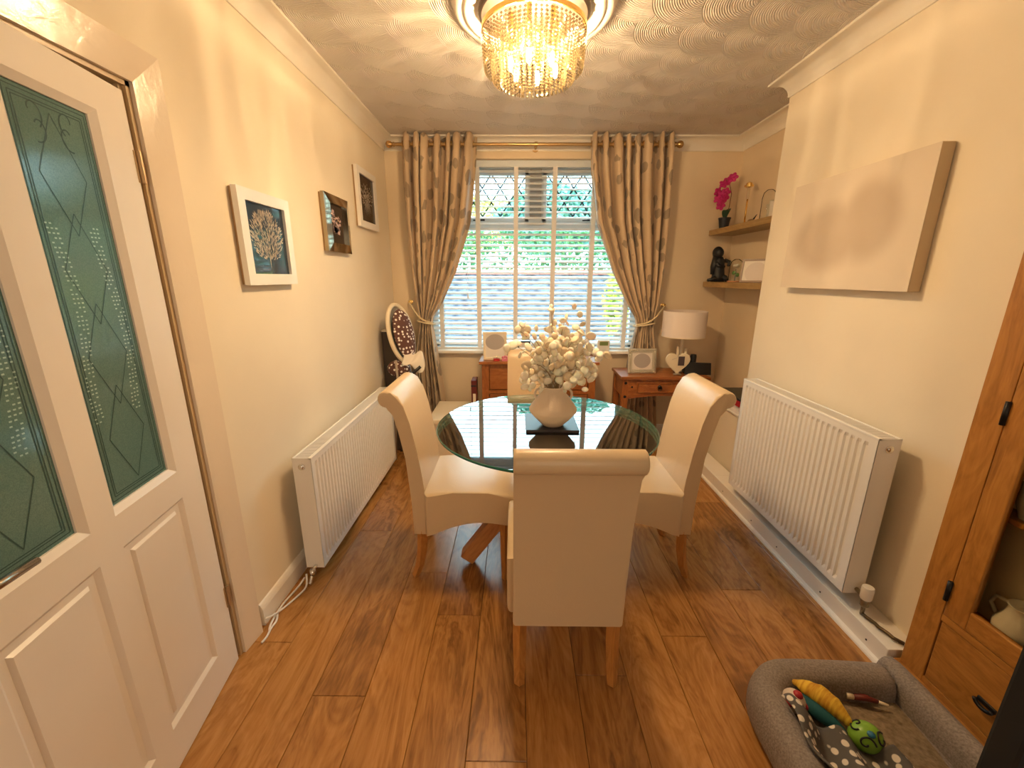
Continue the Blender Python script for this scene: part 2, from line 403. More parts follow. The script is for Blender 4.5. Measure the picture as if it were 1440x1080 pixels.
# coving swept round the room
path = [(XR, YB), (XR, CY), (XR2, CY), (XR2, D), (XL, D), (XL, YB)]
prof = [(0, H-.095), (.007, H-.095), (.009, H-.086)]
for k in range(9):
    a = k/8*PI/2; prof.append((.082-.073*math.cos(a), H-.086+.073*math.sin(a)))
prof += [(.085, H-.012), (.088, H-.010), (.088, H)]
bm = nb(); rows = []
for i, p in enumerate(path):
    ds = []
    if i > 0: ds.append((Vector(p)-Vector(path[i-1])).normalized())
    if i < len(path)-1: ds.append((Vector(path[i+1])-Vector(p)).normalized())
    ns = [Vector((-d.y, d.x)) for d in ds]
    mt = ns[0] if len(ns) == 1 else (ns[0]+ns[1])/(1+ns[0].dot(ns[1]))
    rows.append([bm.verts.new((p[0]+mt.x*d_, p[1]+mt.y*d_, z_)) for d_, z_ in prof])
for A, B in zip(rows, rows[1:]):
    for k in range(len(prof)-1): bm.faces.new((A[k], A[k+1], B[k+1], B[k]))
struct('trim_1', bm, M['cov'], label='cream concave coving round the ceiling', smooth=True, sharp=35)

# skirting, boxing
sk = [(0, 0), (.016, 0), (.016, .075), (.012, .088), (.006, .10), (0, .105)]
bm = prism(nb(), [(XL+u, v) for u, v in sk], DH+.13, D, 'Y'); struct('baseboard_left', bm, M['trim'], label='cream skirting board under the left radiator')
bm = prism(nb(), [(D-u, v) for u, v in sk], XL+.02, XR2, 'X'); struct('baseboard_back', bm, M['trim'], label='cream skirting board under the window')
bm = nb(); box(bm, 1.425, XR, 1.27, CY, 0, .092, .003); box(bm, 1.425, 1.56, CY, 3.16, 0, .092, .003)
tb = struct('trim_2', bm, M['trim'], label='white boxed pipe casing along the right wall')
prism_q = [(1.425, 0), (1.408, 0), (1.409, .008), (1.414, .014), (1.425, .018)]
obj('edge_bead', prism(nb(), prism_q, 1.27, 3.16, 'Y'), M['trim'], tb)
bm = nb()
for y in (1.36, 1.62, 1.95, 2.2, 2.55): lathe(bm, [(0, -.001), (.004, -.001), (.004, .001), (0, .001)], 8, (1.4245, y, .045), axis='X')
obj('screw_head', bm, M['iron'], tb)
struct('baseboard_recess', bx(XR2-.016, XR2, CY, D-.02, 0, .105), M['trim'], label='cream skirting board in the alcove')

# ------------------------------------------------------------------ door frame and door
df = bpy.data.objects.new('door_2', None); C.objects.link(df); df['kind'] = 'structure'; df['label'] = 'cream gloss door frame with mitred architrave'; df['category'] = 'door frame'
y0, y1 = DH-DW-.06, DH
AW, AT = .098, .024
def arch_pr(bm, pts_in, pts_out):  # mitred board with bevelled back-to-front section
    A = [bm.verts.new((XL+t, *p)) for t, p in ((0, pts_out[0]), (AT, pts_out[0]), (.014, pts_in[0]), (0, pts_in[0]))]
    B = [bm.verts.new((XL+t, *p)) for t, p in ((0, pts_out[1]), (AT, pts_out[1]), (.014, pts_in[1]), (0, pts_in[1]))]
    for i in range(4): bm.faces.new((A[i], A[(i+1) % 4], B[(i+1) % 4], B[i]))
    bm.faces.new(A[::-1]); bm.faces.new(B)
    return bm
o = obj('architrave', arch_pr(nb(), ((y1, 0), (y1, DTOP)), ((y1+AW, 0), (y1+AW, DTOP+AW))), M['arch'], df)
o = obj('architrave', arch_pr(nb(), ((y0, 0), (y0, DTOP)), ((y0-AW, 0), (y0-AW, DTOP+AW))), M['arch'], df)
o = obj('architrave', arch_pr(nb(), ((y1, DTOP), (y0, DTOP)), ((y1+AW, DTOP+AW), (y0-AW, DTOP+AW))), M['arch'], df)
bm = nb(); box(bm, XL-.15, XL+.003, y1-.014, y1+.001, 0, DTOP); box(bm, XL-.15, XL+.003, y0, y0+.018, 0, DTOP); box(bm, XL-.15, XL+.003, y0, y1, DTOP-.014, DTOP)
box(bm, XL-.09, XL-.045, y1-.05, y1-.014, 0, DTOP-.014); box(bm, XL-.15, XL-.06, y0, y1, DTOP-.10, DTOP-.014); box(bm, XL-.02, XL-.008, y1-.026, y1-.014, 0, DTOP-.014)
obj('jamb', bm, mat('jamb_shaded_gloss', (.56, .41, .24), .3), df)  # darker tan puts the shade of the door rebate into the jamb colour
door = bpy.data.objects.new('door_1', None); C.objects.link(door); door['kind'] = 'structure'; door['label'] = 'cream panelled door with two frosted glass panes standing ajar'; door['category'] = 'door'
door.location = (-1.083, DH-.034, .006); A0 = math.radians(9.5)
# local: +X along the leaf from the hinge (towards the camera), +Y = into room, Z up
door.rotation_euler = (0, 0, -PI/2+A0)
TH = .035
gx = [(.110, .362), (.438, .692)]; gz = (.858, 1.862); pz = (.132, .768); DHT = 1.945
def rect_frame(bm, x0, x1, z0, z1, X0, X1, Z0, Z1, ya, yb):
    """ring between inner rectangle at depth ya and outer at depth yb"""
    I = [bm.verts.new(p) for p in ((x0, ya, z0), (x1, ya, z0), (x1, ya, z1), (x0, ya, z1))]
    O = [bm.verts.new(p) for p in ((X0, yb, Z0), (X1, yb, Z0), (X1, yb, Z1), (X0, yb, Z1))]
    for i in range(4): bm.faces.new((I[i], I[(i+1) % 4], O[(i+1) % 4], O[i]))
xs = [0, gx[0][0], gx[0][1], gx[1][0], gx[1][1], DW]; zs = [0, pz[0], pz[1], gz[0], gz[1], DHT]
bm = nb()
for i in range(5):
    for j in range(5):
        if i in (1, 3) and j in (1, 3): continue
        box(bm, xs[i], xs[i+1], -TH, 0, zs[j], zs[j+1])
bmesh.ops.remove_doubles(bm, verts=bm.verts[:], dist=1e-5)
# drop internal faces
seen = {}
for f in bm.faces: seen.setdefault(tuple(round(c, 4) for c in f.calc_center_median()), []).append(f)
bmesh.ops.delete(bm, geom=[f for fs in seen.values() if len(fs) > 1 for f in fs], context='FACES_ONLY')
obj('door_leaf', bm, M['doorp'], door)
for (a, b_) in gx:
    bm = nb(); m_ = .017
    rect_frame(bm, a+m_, b_-m_, gz[0]+m_, gz[1]-m_, a, b_, gz[0], gz[1], -.012, 0); rect_frame(bm, a+m_, b_-m_, gz[0]+m_, gz[1]-m_, a+m_, b_-m_, gz[0]+m_, gz[1]-m_, -.012, -.019)
    obj('glazing_bead', bm, M['doorp'], door)
    g = obj('glass_pane', bx(a, b_, -.021, -.017, gz[0], gz[1]), M['frost'], door); g['label'] = 'frosted teal glass pane with etched pattern'
    # etched pattern: border lines, long diamonds, leaf sprays, ladder bands
    bm = nb(); yy = -.0164
    def strip(p, q, wd=.0024):
        p = Vector((p[0], 0, p[1])); q = Vector((q[0], 0, q[1])); d = (q-p); 
        if d.length < 1e-6: return
        nn = Vector((-d.z, 0, d.x)).normalized()*wd/2
        vs = [bm.verts.new((v.x, yy, v.z)) for v in (p-nn, q-nn, q+nn, p+nn)]; bm.faces.new(vs)
    L, R_, Z0, Z1 = a+.018, b_-.018, gz[0]+.018, gz[1]-.018; cx = (a+b_)/2
    for k in (.008, .018, .024):
        strip((L+k, Z0+k), (R_-k, Z0+k)); strip((L+k, Z1-k), (R_-k, Z1-k)); strip((L+k, Z0+k), (L+k, Z1-k)); strip((R_-k, Z0+k), (R_-k, Z1-k))
    top, bot = Z1-.06, Z0+.06; n_ = 4; hh = (top-bot)/n_
    for k in range(n_):
        zc = bot+hh*(k+.5)
        for s_ in (-1, 1):
            strip((cx, zc-hh*.62), (cx+s_*.062, zc)); strip((cx+s_*.062, zc), (cx, zc+hh*.62))
    for s_ in (-1, 1):
        for q in range(2):
            prev = None
            for t in range(22):
                an = t/21*4.2+q*.8; rr = .008+.026*t/21
                p = (cx+s_*(.045+rr*math.cos(an)*.8-.006*q), top+.018+rr*math.sin(an)-.03*q)
                if prev: strip(prev, p, .0034)
                prev = p
    obj('etched_pattern', bm, M['etch'], door)
    bm = nb()
    for k in range(46):
        z = Z0+.22+k*.0105
        for s_ in (-1, 1):
            for c_ in range(3):
                if (k*7+c_*3) % 5 == 0: continue
                xx = cx+s_*(.052+c_*.011+.014*math.sin(k*.13+s_)); strip((xx-.003, z), (xx+.003, z), .0035)
    obj('etched_pattern', bm, M['etchl'], door)
    bm = nb(); c_ = .045
    z0_, z1_ = pz
    rect_frame(bm, a+.012, b_-.012, z0_+.012, z1_-.012, a, b_, z0_, z1_, -.010, 0)
    rect_frame(bm, a+.03, b_-.03, z0_+.03, z1_-.03, a+.012, b_-.012, z0_+.012, z1_-.012, -.011, -.010)
    rect_frame(bm, a+.037, b_-.037, z0_+.037, z1_-.037, a+.03, b_-.03, z0_+.03, z1_-.03, -.004, -.011)
    bm.faces.new([bm.verts.new(p) for p in ((a+.037, -.004, z0_+.037), (b_-.037, -.004, z0_+.037), (b_-.037, -.004, z1_-.037), (a+.037, -.004, z1_-.037))])
    obj('raised_panel', bm, M['doorp'], door)
hd = nb(); box(hd, DW-.055, DW-.015, 0, .008, .85, 1.0, .003); lathe(hd, [(.010, .006), (.010, .045)], 12, (DW-.035, 0, .925), axis='Y')
tube(hd, [(DW-.035, .045, .925), (DW-.08, .05, .925), (DW-.13, .052, .921), (DW-.205, .048, .915)], [.011, .010, .009, .008], 10)
obj('door_handle', hd, mat('satin_nickel', (.45, .38, .30), .25, 1), door, True)['label'] = 'satin metal lever handle'
for z in (1.755, .288):
    bm = nb(); tube(bm, [(-.008, .006, z-.042), (-.008, .006, z+.042)], .0065, 10); box(bm, -.008, .006, -.001, .002, z-.042, z+.042)
    obj('hinge', bm, mat('painted_hinge', (.55, .40, .24), .4, .6), door)

# ------------------------------------------------------------------ window
win = bpy.data.objects.new('window_1', None); C.objects.link(win); win['kind'] = 'structure'; win['label'] = 'white framed window with leaded diamond top lights'; win['category'] = 'window'
FY0, FY1 = D+.13, D+.19
bm = nb(); box(bm, WX0, WX1, FY0, FY1, WZ0, WZ0+.06, .004); box(bm, WX0, WX1, FY0, FY1, WZ1-.06, WZ1, .004)
box(bm, WX0, WX0+.06, FY0, FY1, WZ0, WZ1, .004); box(bm, WX1-.06, WX1, FY0, FY1, WZ0, WZ1, .004)
box(bm, WX0, WX1, FY0, FY1, 1.86, 1.93, .004); box(bm, .105, .225, FY0, FY1, 1.90, WZ1, .004)
obj('window_frame', bm, M['upvc'], win)
bm = nb()
for z in [1.955+k*.042 for k in range(10)]: box(bm, .115, .215, FY0-.012, FY0, z, z+.036, .002)
obj('centre_post_cover', bm, mat('weathered_grey', (.42, .40, .38), .7), win)['label'] = 'grey ribbed centre post'
for (a, b_) in ((WX0+.06, .105), (.225, WX1-.06)):
    sash = nb()
    for q in ((a, b_, 1.93, 1.965), (a, b_, WZ1-.10, WZ1-.06), (a, a+.035, 1.93, WZ1-.06), (b_-.035, b_, 1.93, WZ1-.06)): box(sash, q[0], q[1], FY0-.015, FY0+.03, q[2], q[3], .004)
    s_o = obj('sash', sash, M['upvc'], win)
    obj('pane', bx(a+.03, b_-.03, FY0+.01, FY0+.016, 1.96, WZ1-.09), M['pane'], s_o)
    bm = nb(); st = .125; zt, zb = WZ1-.095, 1.96; hh = zt-zb; k = -12
    xa, xb = a+.035, b_-.035
    def clip(p, q):
        (x0, z0), (x1, z1) = p, q; t0, t1 = 0, 1
        for lo, hi, s0, d0 in ((xa, xb, x0, x1-x0), (zb, zt, z0, z1-z0)):
            ta, tb_ = (lo-s0)/d0, (hi-s0)/d0
            if ta > tb_: ta, tb_ = tb_, ta
            t0, t1 = max(t0, ta), min(t1, tb_)
        if t0 >= t1: return None
        return (x0+(x1-x0)*t0, z0+(z1-z0)*t0), (x0+(x1-x0)*t1, z0+(z1-z0)*t1)
    for k in range(-8, 16):
        for s_ in (1, -1):
            xs_ = xa+k*.155
            c_ = clip((xs_, zb-.1), (xs_+s_*.68*(hh+.2), zt+.1)) 
            if c_: tube(bm, [(c_[0][0], FY0+.008, c_[0][1]), (c_[1][0], FY0+.008, c_[1][1])], .0062, 4)
    obj('leaded_diamonds', bm, M['lead'], s_o)
    hm = nb(); mx_ = (a+b_)/2; box(hm, mx_-.03, mx_+.03, FY0-.03, FY0-.012, 1.935, 1.95, .003); tube(hm, [(mx_, FY0-.03, 1.943), (mx_-.07, FY0-.04, 1.938)], .006, 8)
    obj('window_handle', hm, M['iron'], s_o)
obj('pane', bx(WX0+.05, WX1-.05, FY0+.02, FY0+.026, WZ0+.05, 1.87), M['pane'], win)
obj('window_sill', bx(WX0-.04, WX1+.03, D-.055, D+.13, WZ0-.028, WZ0+.002, .008), M['trim'], win)

# blind
bl = thing('venetian_blind', 'white slatted venetian blind filling the window behind the tied curtains', 'blind', (.17, D+.06, WZ0))
BX0, BX1 = WX0+.015-.17, WX1-.015-.17
obj('head_rail', bx(BX0, BX1, -.028, .028, WZ1-WZ0-.055, WZ1-WZ0-.002, .003), mat('blind_rail', (.62, .66, .70), .4), bl)
obj('bottom_rail', bx(BX0, BX1, -.025, .025, .004, .02, .003), M['slat'], bl)
sl = nb(); tilt = math.radians(27)
prof_s = [(-.025, 0), (-.012, .0022), (0, .003), (.012, .0022), (.025, 0), (.012, .0006), (0, .0014), (-.012, .0006)]
prism(sl, [(u*math.cos(tilt)-v*math.sin(tilt), u*math.sin(tilt)+v*math.cos(tilt)) for u, v in prof_s], BX0, BX1, 'X')
s0 = obj('slat', sl, M['slat'], bl); s0.location.z = .055
nsl = 33; dz = (WZ1-WZ0-.085-.055)/(nsl-1)
for k in range(1, nsl):
    c = s0.copy(); C.objects.link(c); c.parent = bl; c.location.z = .055+k*dz
for xx in (-.675, -.333, -.005, .322, .657, .985):
    bm = nb()
    for yy in (-.028, .026): box(bm, xx-.17-.019, xx-.17+.019, yy, yy+.0012, .012, WZ1-WZ0-.05)
    obj('ladder_tape', bm, M['tape'], bl)
bm = nb(); tube(bm, [(-.60-.0, -.034, WZ1-WZ0-.06), (-.60, -.034, .5)], .0015, 5); tube(bm, [(-.6, -.034, .5), (-.6, -.034, .46)], [.004, .008], 8)
obj('pull_cord', bm, M['white'], bl)

# ------------------------------------------------------------------ outside
struct('ground', bx(-8, 8, D+.26, 14, -.3, -.02), paint('pale_paving', (.55, .60, .62), .8), label='pale paved drive outside the window')
gw = thing('garden_wall', 'dark stone garden wall topped with red coping bricks outside the window', 'wall', (0, 6.4, 0))
m = mat('dark_stone', (.10, .11, .14), .9); n = N(m); vo = n.n('ShaderNodeTexVoronoi', Scale=9.0); n.l(n.coords((1, 1, 1.6)), vo.inputs['Vector'])
n.l(n.ramp(vo.outputs['Distance'], [(.2, (.05, .055, .075)), (.6, (.15, .16, .20))]), n.b.inputs['Base Color']); n.bump(vo.outputs['Distance'], .8, .03)
obj('stone_face', bx(-5, 6, 0, .25, -.02, 1.50), m, gw)
random.seed(3)
cbm = bx(-.105, .105, -.03, .28, 0, .07, .006); cb = obj('coping_brick', cbm, mat('red_brick', (.50, .14, .10), .8), gw); cb.location = (-2.4, 0, 1.50)
for k in range(1, 24):
    c = cb.copy(); C.objects.link(c); c.parent = gw; c.location = (-2.4+k*.22, 0, 1.50+random.uniform(-.003, .003))
def foliage(name, cx, cy, cz, sx, sy, sz, n_, cols, label, cat, seed, box_=False, size=.07, trunk=False, ground=0):
    random.seed(seed); t = thing(name, label, cat, (cx, cy, 0))
    if trunk: obj('trunk', tube(nb(), [(0, 0, -.02), (.05, 0, cz*.6), (-.03, .05, cz)], [.12, .08, .05], 8), mat('bark', (.12, .09, .06), .9), t, True)
    for ci, col in enumerate(cols):
        vs, fs = [], []
        for k in range(n_):
            if box_: p = Vector((random.uniform(-sx, sx), random.choice((random.uniform(-sy, sy), -sy+random.uniform(-.06, .1))), cz+random.uniform(-sz, sz)))
            else:
                d = Vector((random.gauss(0, 1), random.gauss(0, 1), random.gauss(0, 1))).normalized()*random.uniform(.45, 1)**.5
                bmp = 1+.18*math.sin(5*d.x+ci)*math.cos(4*d.z)
                p = Vector((d.x*sx*bmp, d.y*sy*bmp, cz+d.z*sz*bmp))
            s = random.uniform(.5, 1)*size; q = Matrix.Rotation(random.uniform(0, 6.28), 3, Vector((random.gauss(0, 1), random.gauss(0, 1), random.gauss(0, 1))).normalized())
            b0 = len(vs)
            for c_ in ((-s, 0, 0), (0, -s*.5, .01), (s, 0, 0), (0, s*.5, .01)): vs.append(p+q @ Vector(c_))
            fs.append((b0, b0+1, b0+2, b0+3))
        me = bpy.data.meshes.new('foliage'); me.from_pydata([tuple(v) for v in vs], [], fs)
        mm = mat('foliage', col, .6); o = link('foliage', me, mm, t); o['kind'] = 'stuff'
    return t
hd_ = foliage('hedge', 0, 8.3, 1.15, 4.2, .5, 1.15, 9000, ((.05, .18, .06), (.12, .30, .09)), 'clipped green hedge behind the garden wall outside the window', 'hedge', 4, True, .07)
foliage('garden_tree', -1.5, 14.2, 3.1, 1.6, 1.2, 1.0, 4500, ((.45, .60, .16), (.75, .66, .10)), 'yellow-green tree above the hedge, left through the top window', 'tree', 5, trunk=True)
foliage('garden_tree', -6.2, 12, 2.7, 1.8, 1.2, 1.3, 4000, ((.15, .36, .20), (.25, .50, .30)), 'blue-green tree at the far left outside the window', 'tree', 6, trunk=True)
foliage('garden_tree', 4.3, 13.5, 2.6, 2.2, 1.2, 1.2, 4000, ((.18, .38, .24), (.28, .50, .36)), 'distant hazy green tree furthest right outside the window', 'tree', 8, trunk=True)
foliage('garden_tree', 1.1, 10.2, 2.75, 1.5, .8, .75, 5000, ((.16, .36, .30), (.22, .42, .30)), 'broad hazy tree behind the hedge, right of the window post', 'tree', 31, trunk=True, size=.10)
foliage('shrub', 1.45, 5.9, 1.1, .22, .2, .42, 500, ((.50, .60, .08), (.62, .66, .10)), 'yellow-green shrub in front of the garden wall on the right', 'shrub', 9, size=.06, trunk=True)

# ------------------------------------------------------------------ curtains
rod = thing('curtain_rod', 'antique brass curtain pole with ball finials above the window', 'curtain rod', (.135, D-.12, 2.472))
obj('pole', tube(nb(), [(-1.10, 0, 0), (1.11, 0, 0)], .0125, 16), M['brass'], rod, True, 40)
for s_ in (-1, 1):
    bm = nb(); lathe(bm, [(0, 0), (.016, .001), (.018, .012), (.012, .018), (.022, .03), (.027, .045), (.024, .06), (.012, .07), (0, .072)], 20, (0, 0, 0), axis='X')
    f_ = obj('finial', bm, M['brass'], rod, True, 50); f_.location = (1.10*s_, 0, 0); f_.rotation_euler = (0, 0, 0 if s_ > 0 else PI)
for xx in (-.93, .015, 1.00):
    bm = nb(); tube(bm, [(xx, .118, 0), (xx, 0, 0)], .008, 8); lathe(bm, [(0, .112), (.028, .112), (.028, .118), (0, .118)], 16, (xx, 0, 0), axis='Y'); lathe(bm, [(.013, -.012), (.018, -.012), (.018, .012), (.013, .012), (.013, -.012)], 16, (xx, 0, 0), cap=False, axis='X')
    obj('bracket', bm, M['brass'], rod)
def interp(tab, z):
    for (z0, a, b_, A_), (z1, a1, b1, A1) in zip(tab, tab[1:]):
        if z <= z0 and z >= z1:
            t = (z0-z)/(z0-z1); t2 = t
            return a+(a1-a)*t2, b_+(b1-b_)*t2, A_+(A1-A_)*t2
    return tab[-1][1:]
def curtain(tab, nf, seed, label, cy_top=D-.12, cy_bot=D-.11, peaks=None):
    random.seed(seed); ph = [random.uniform(-.5, .5) for _ in range(6)]
    NU, NV = nf*16, 90; ztop, zbot = 2.535, .02
    def fn(u, v):
        z = ztop+(zbot-ztop)*v; a, b_, A_ = interp(tab, z)
        uu = u+.022*math.sin(2*PI*u*2.3+ph[0]*6)+.012*math.sin(2*PI*u*5.1+ph[1]*6)*(1 if v < .02 else 1)
        e0, e1 = .022*math.sin(ph[0]*6)+.012*math.sin(ph[1]*6), .022*math.sin(2*PI*2.3+ph[0]*6)+.012*math.sin(2*PI*5.1+ph[1]*6)
        uu -= e0+(e1-e0)*u
        x = a+(b_-a)*uu+.012*math.sin(2*PI*nf*2*u+v*3)*min(1, (b_-a)/.5)*.6
        fold = math.sin(2*PI*nf*u+PI/2)
        fold = math.copysign(abs(fold)**.75, fold)
        y = cy_top+(cy_bot-cy_top)*v+A_*fold+.012*math.sin(11*u+9*v+ph[2])*(v > .03)+.008*math.sin(23*u-14*v+ph[3])*min(1, v*3)
        zz = z+(.008*math.sin(2*PI*nf*u*2+1)+.008*math.sin(9*u+ph[4]*5) if v < .01 else 0)
        return (x, y, zz)
    root = thing('curtain', label, 'curtain', (0, 0, 0), group='pair of tied back curtains')
    o = obj('drape', grid(nb(), NU, NV, fn, lambda u, v: (u*1.5, v*2.5)), M['curtain'], root, True)
    s = o.modifiers.new('thickness', 'SOLIDIFY'); s.thickness = .003
    # eyelets where the cloth crosses the pole
    for k in range(nf*2):
        u = (k+.5)/(nf*2); x, y, z = fn(u, (2.535-2.472)/(ztop-zbot))
        bm = nb(); ring = [(.024*math.cos(t*PI/8), 0, .024*math.sin(t*PI/8)) for t in range(16)]; tube(bm, ring, .004, 6, closed=True)
        e = obj('eyelet', bm, M['brass'], root, True); e.location = (x, cy_top, 2.472); e.rotation_euler = (0, 0, PI/2+(.5 if k % 2 else -.5))
    return root
curtain([(2.54, -.92, -.315, .050), (2.3, -.93, -.335, .050), (1.9, -.925, -.39, .050), (1.5, -.90, -.52, .035), (1.25, -.87, -.64, .03), (1.12, -.845, -.725, .028), (1.06, -.84, -.735, .028), (.8, -.90, -.70, .034), (.5, -.93, -.66, .036), (0, -.95, -.62, .04)], 7, 11, 'patterned beige curtain on the left side of the window, beside the spotted seat')
curtain([(2.54, .585, 1.225, .050), (2.3, .60, 1.235, .050), (1.9, .665, 1.245, .050), (1.5, .82, 1.245, .035), (1.25, .95, 1.225, .03), (1.12, 1.035, 1.20, .028), (1.05, 1.05, 1.19, .028), (.85, 1.02, 1.22, .034), (.5, .99, 1.27, .036), (0, .97, 1.33, .04)], 8, 23, 'patterned beige curtain on the right side of the window, beside the lamp')
def tieback(p0, p1, cxr, label):
    t = thing('curtain_tieback', label, 'curtain tieback', p0)
    P0, P1 = Vector(p0), Vector(p1); pts = []
    for k in range(25):
        a = k/24; p = P0.lerp(P1, a); p.z -= .035*math.sin(PI*a); p.y -= .05*math.sin(PI*a); pts.append(p-P0)
    bm = nb()
    for k, p in enumerate(pts): sphere(bm, p, .0085, u=8, v=6)
    obj('bead_rope', bm, M['rope'], t, True)
    # loop wrapping the cloth
    bm = nb(); lp = []
    for k in range(20):
        a = k/20*2*PI; lp.append((cxr[0]-P0.x+cxr[1]*math.cos(a), D-.11-P0.y+.062*math.sin(a), P1.z-P0.z+.015*math.cos(a)*(1 if P0.x > P1.x else -1)))
    tube(bm, lp, .007, 8, closed=True); obj('loop', bm, M['rope'], t, True)
    bm = nb(); lathe(bm, [(0, 0), (.016, 0), (.016, .006), (.006, .008), (.006, .04), (.014, .045), (.014, .052), (0, .055)], 14, (0, 0, 0), axis='Y')
    h_ = obj('hook', bm, M['gold'], t, True, 40); h_.rotation_euler = (0, 0, PI); h_.location = (0, D-P0.y, .01)
tieback((-.935, D-.05, 1.235), (-.73, D-.15, 1.075), (-.785, .075), 'gold bead tieback holding the left curtain')
tieback((1.30, D-.05, 1.215), (1.045, D-.15, 1.065), (1.12, .09), 'gold bead tieback holding the right curtain')

# ------------------------------------------------------------------ ceiling rose + chandelier
RC = (.068, 2.05)
rose = thing('ceiling_rose', 'round moulded plaster rose around the chandelier', 'ceiling rose', (RC[0], RC[1], H))
rp = [(.0, -.012), (.17, -.014), (.19, -.022), (.20, -.030), (.212, -.028), (.22, -.020), (.255, -.020), (.265, -.030), (.28, -.036), (.292, -.030), (.30, -.022), (.312, -.026), (.325, -.026), (.335, -.016), (.34, 0)]
obj('moulding', lathe(nb(), rp, 72, cap=False), M['cov'], rose, True, 50)
lo0 = obj('leaf_ornament', sphere(nb(), (0, 0, 0), .015, sx=.8, sz=.6, u=8, v=6), M['cov'], rose, True); lo0.location = (.262, 0, -.026)
for k in range(1, 36):
    a = k/36*2*PI; c = lo0.copy(); C.objects.link(c); c.parent = rose; c.location = (.262*math.cos(a), .262*math.sin(a), -.026); c.rotation_euler = (0, 0, a)
ch = thing('crystal_chandelier', 'round chandelier of glowing crystal bead strands below the ceiling rose', 'chandelier', (RC[0], 2.02, H-.012))
obj('canopy', lathe(nb(), [(0, 0), (.215, 0), (.225, -.008), (.232, -.03), (.226, -.040), (.218, -.044), (.205, -.04), (.0, -.04)], 64, cap=False), mat('dark_bronze', (.10, .075, .06), .4, .7), ch, True, 40)
ZT = -.10
obj('hoop', lathe(nb(), [(.214, ZT), (.219, ZT), (.219, ZT+.018), (.214, ZT+.018), (.214, ZT)], 64, cap=False), M['gold'], ch, True, 40)
for k in range(3):
    a = k*2*PI/3; obj('support_wire', tube(nb(), [(.2*math.cos(a), .2*math.sin(a), -.04), (.216*math.cos(a), .216*math.sin(a), ZT+.01)], .003, 6), M['gold'], ch)
for k in range(6):
    a = k*PI/3+.3; obj('lamp_holder', tube(nb(), [(.10*math.cos(a), .10*math.sin(a), -.04), (.10*math.cos(a), .10*math.sin(a), -.178)], .010, 8), M['gold'], ch)
def strand_me(n_, tip=True):
    bm = nb(); z = 0
    for k in range(n_):
        r = .0068; z -= .0125
        top, b_ = bm.verts.new((0, 0, z+.006)), bm.verts.new((0, 0, z-.006)); ring = [bm.verts.new((r*math.cos(a*PI/2.5), r*math.sin(a*PI/2.5), z)) for a in range(5)]
        for a in range(5): bm.faces.new((top, ring[a], ring[(a+1) % 5])); bm.faces.new((b_, ring[(a+1) % 5], ring[a]))
    z -= .012; r = .0055
    top, b_ = bm.verts.new((0, 0, z+.010)), bm.verts.new((0, 0, z-.012)); ring = [bm.verts.new((r*math.cos(a*PI/2.5), r*math.sin(a*PI/2.5), z-.002)) for a in range(5)]
    for a in range(5): bm.faces.new((top, ring[a], ring[(a+1) % 5])); bm.faces.new((b_, ring[(a+1) % 5], ring[a]))
    me = bpy.data.meshes.new('bead_strand'); bm.to_mesh(me); bm.free(); me.materials.append(M['bead']); return me
mes = {k: strand_me(k) for k in (9, 12, 13)}
def strands(R0, R1, n_, cnt, ph=0):
    tilt_ = math.atan2(R0-R1, n_*.0125+.02)
    for k in range(cnt):
        a = 2*PI*(k+ph)/cnt; o = bpy.data.objects.new('bead_strand', mes[n_]); C.objects.link(o); o.parent = ch
        o.location = (R0*math.cos(a), R0*math.sin(a), ZT); o.rotation_euler = (0, tilt_, a)
strands(.216, .205, 9, 68); strands(.19, .17, 12, 54, .5); strands(.15, .135, 13, 36); strands(.085, .075, 13, 18)
random.seed(2)
obj_b = None
for p in LAMPS:
    b_ = obj('bulb', lathe(nb(), [(0, -.035), (.007, -.03), (.010, -.015), (.010, .01), (.006, .02), (0, .022)], 12), M['bulb'], ch, True)
    b_.location = (p[0]-RC[0], p[1]-2.02, p[2]-.045-(H-.012)+.02); b_.visible_shadow = True

# ------------------------------------------------------------------ chairs
def make_chair(label):
    t = thing('dining_chair', label, 'chair', group='cream scroll back chairs round the glass table')
    pts = [(0, .25), (-.003, .45), (-.018, .65), (-.042, .78), (-.062, .86), (-.075, .895)]
    rc = (-.088, .932); r = .039
    for k in range(11):
        a = math.radians(-95-k*21); pts.append((rc[0]+r*math.cos(a), rc[1]+r*math.sin(a)))
    pts += [(-.035, .948), (-.012, .90), (.012, .82), (.038, .68), (.056, .55), (.064, .45), (.066, .25)]
    o = obj('backrest', prism(nb(), pts, -.197, .197, 'X', .010), M['leather'], t, True, 35)
    # seat with arched apron
    sp_ = [(.062, .25)]
    for k in range(1, 12):
        u = k/12; sp_.append((.062+(.49-.062)*u, .25+.085*math.sin(min(1, u*1.6)*PI/2)-.02*max(0, u-.7)/.3))
    sp_ += [(.49, .312), (.497, .36), (.495, .44), (.485, .468), (.455, .483), (.36, .490), (.2, .490), (.062, .482)]
    o = obj('seat', prism(nb(), sp_, -.22, .22, 'X', .016), M['leather'], t, True, 35)
    bm = nb()
    for s_ in (-1, 1):
        pass
    for s_ in (-1, 1):
        f_ = tube(nb(), [(s_*.187, .44, .33), (s_*.187, .44, 0)], [.026, .018], 4); obj('leg', f_, M['legwood'], t)
        rear = tube(nb(), [(s_*.172, .036, .27), (s_*.172, .030, .16), (s_*.172, .014, .07), (s_*.172, -.012, 0)], [.026, .025, .022, .019], 4); obj('leg', rear, M['legwood'], t)
    return t
c0 = make_chair('cream leather scroll back dining chair nearest the viewer, seen from behind')
c0.location = (.192, 1.205, 0)
c1 = copy_tree(c0); c1.location = (-.487, 1.93, 0); c1.rotation_euler = (0, 0, -PI/2); c1['label'] = 'cream leather scroll back dining chair left of the glass table'
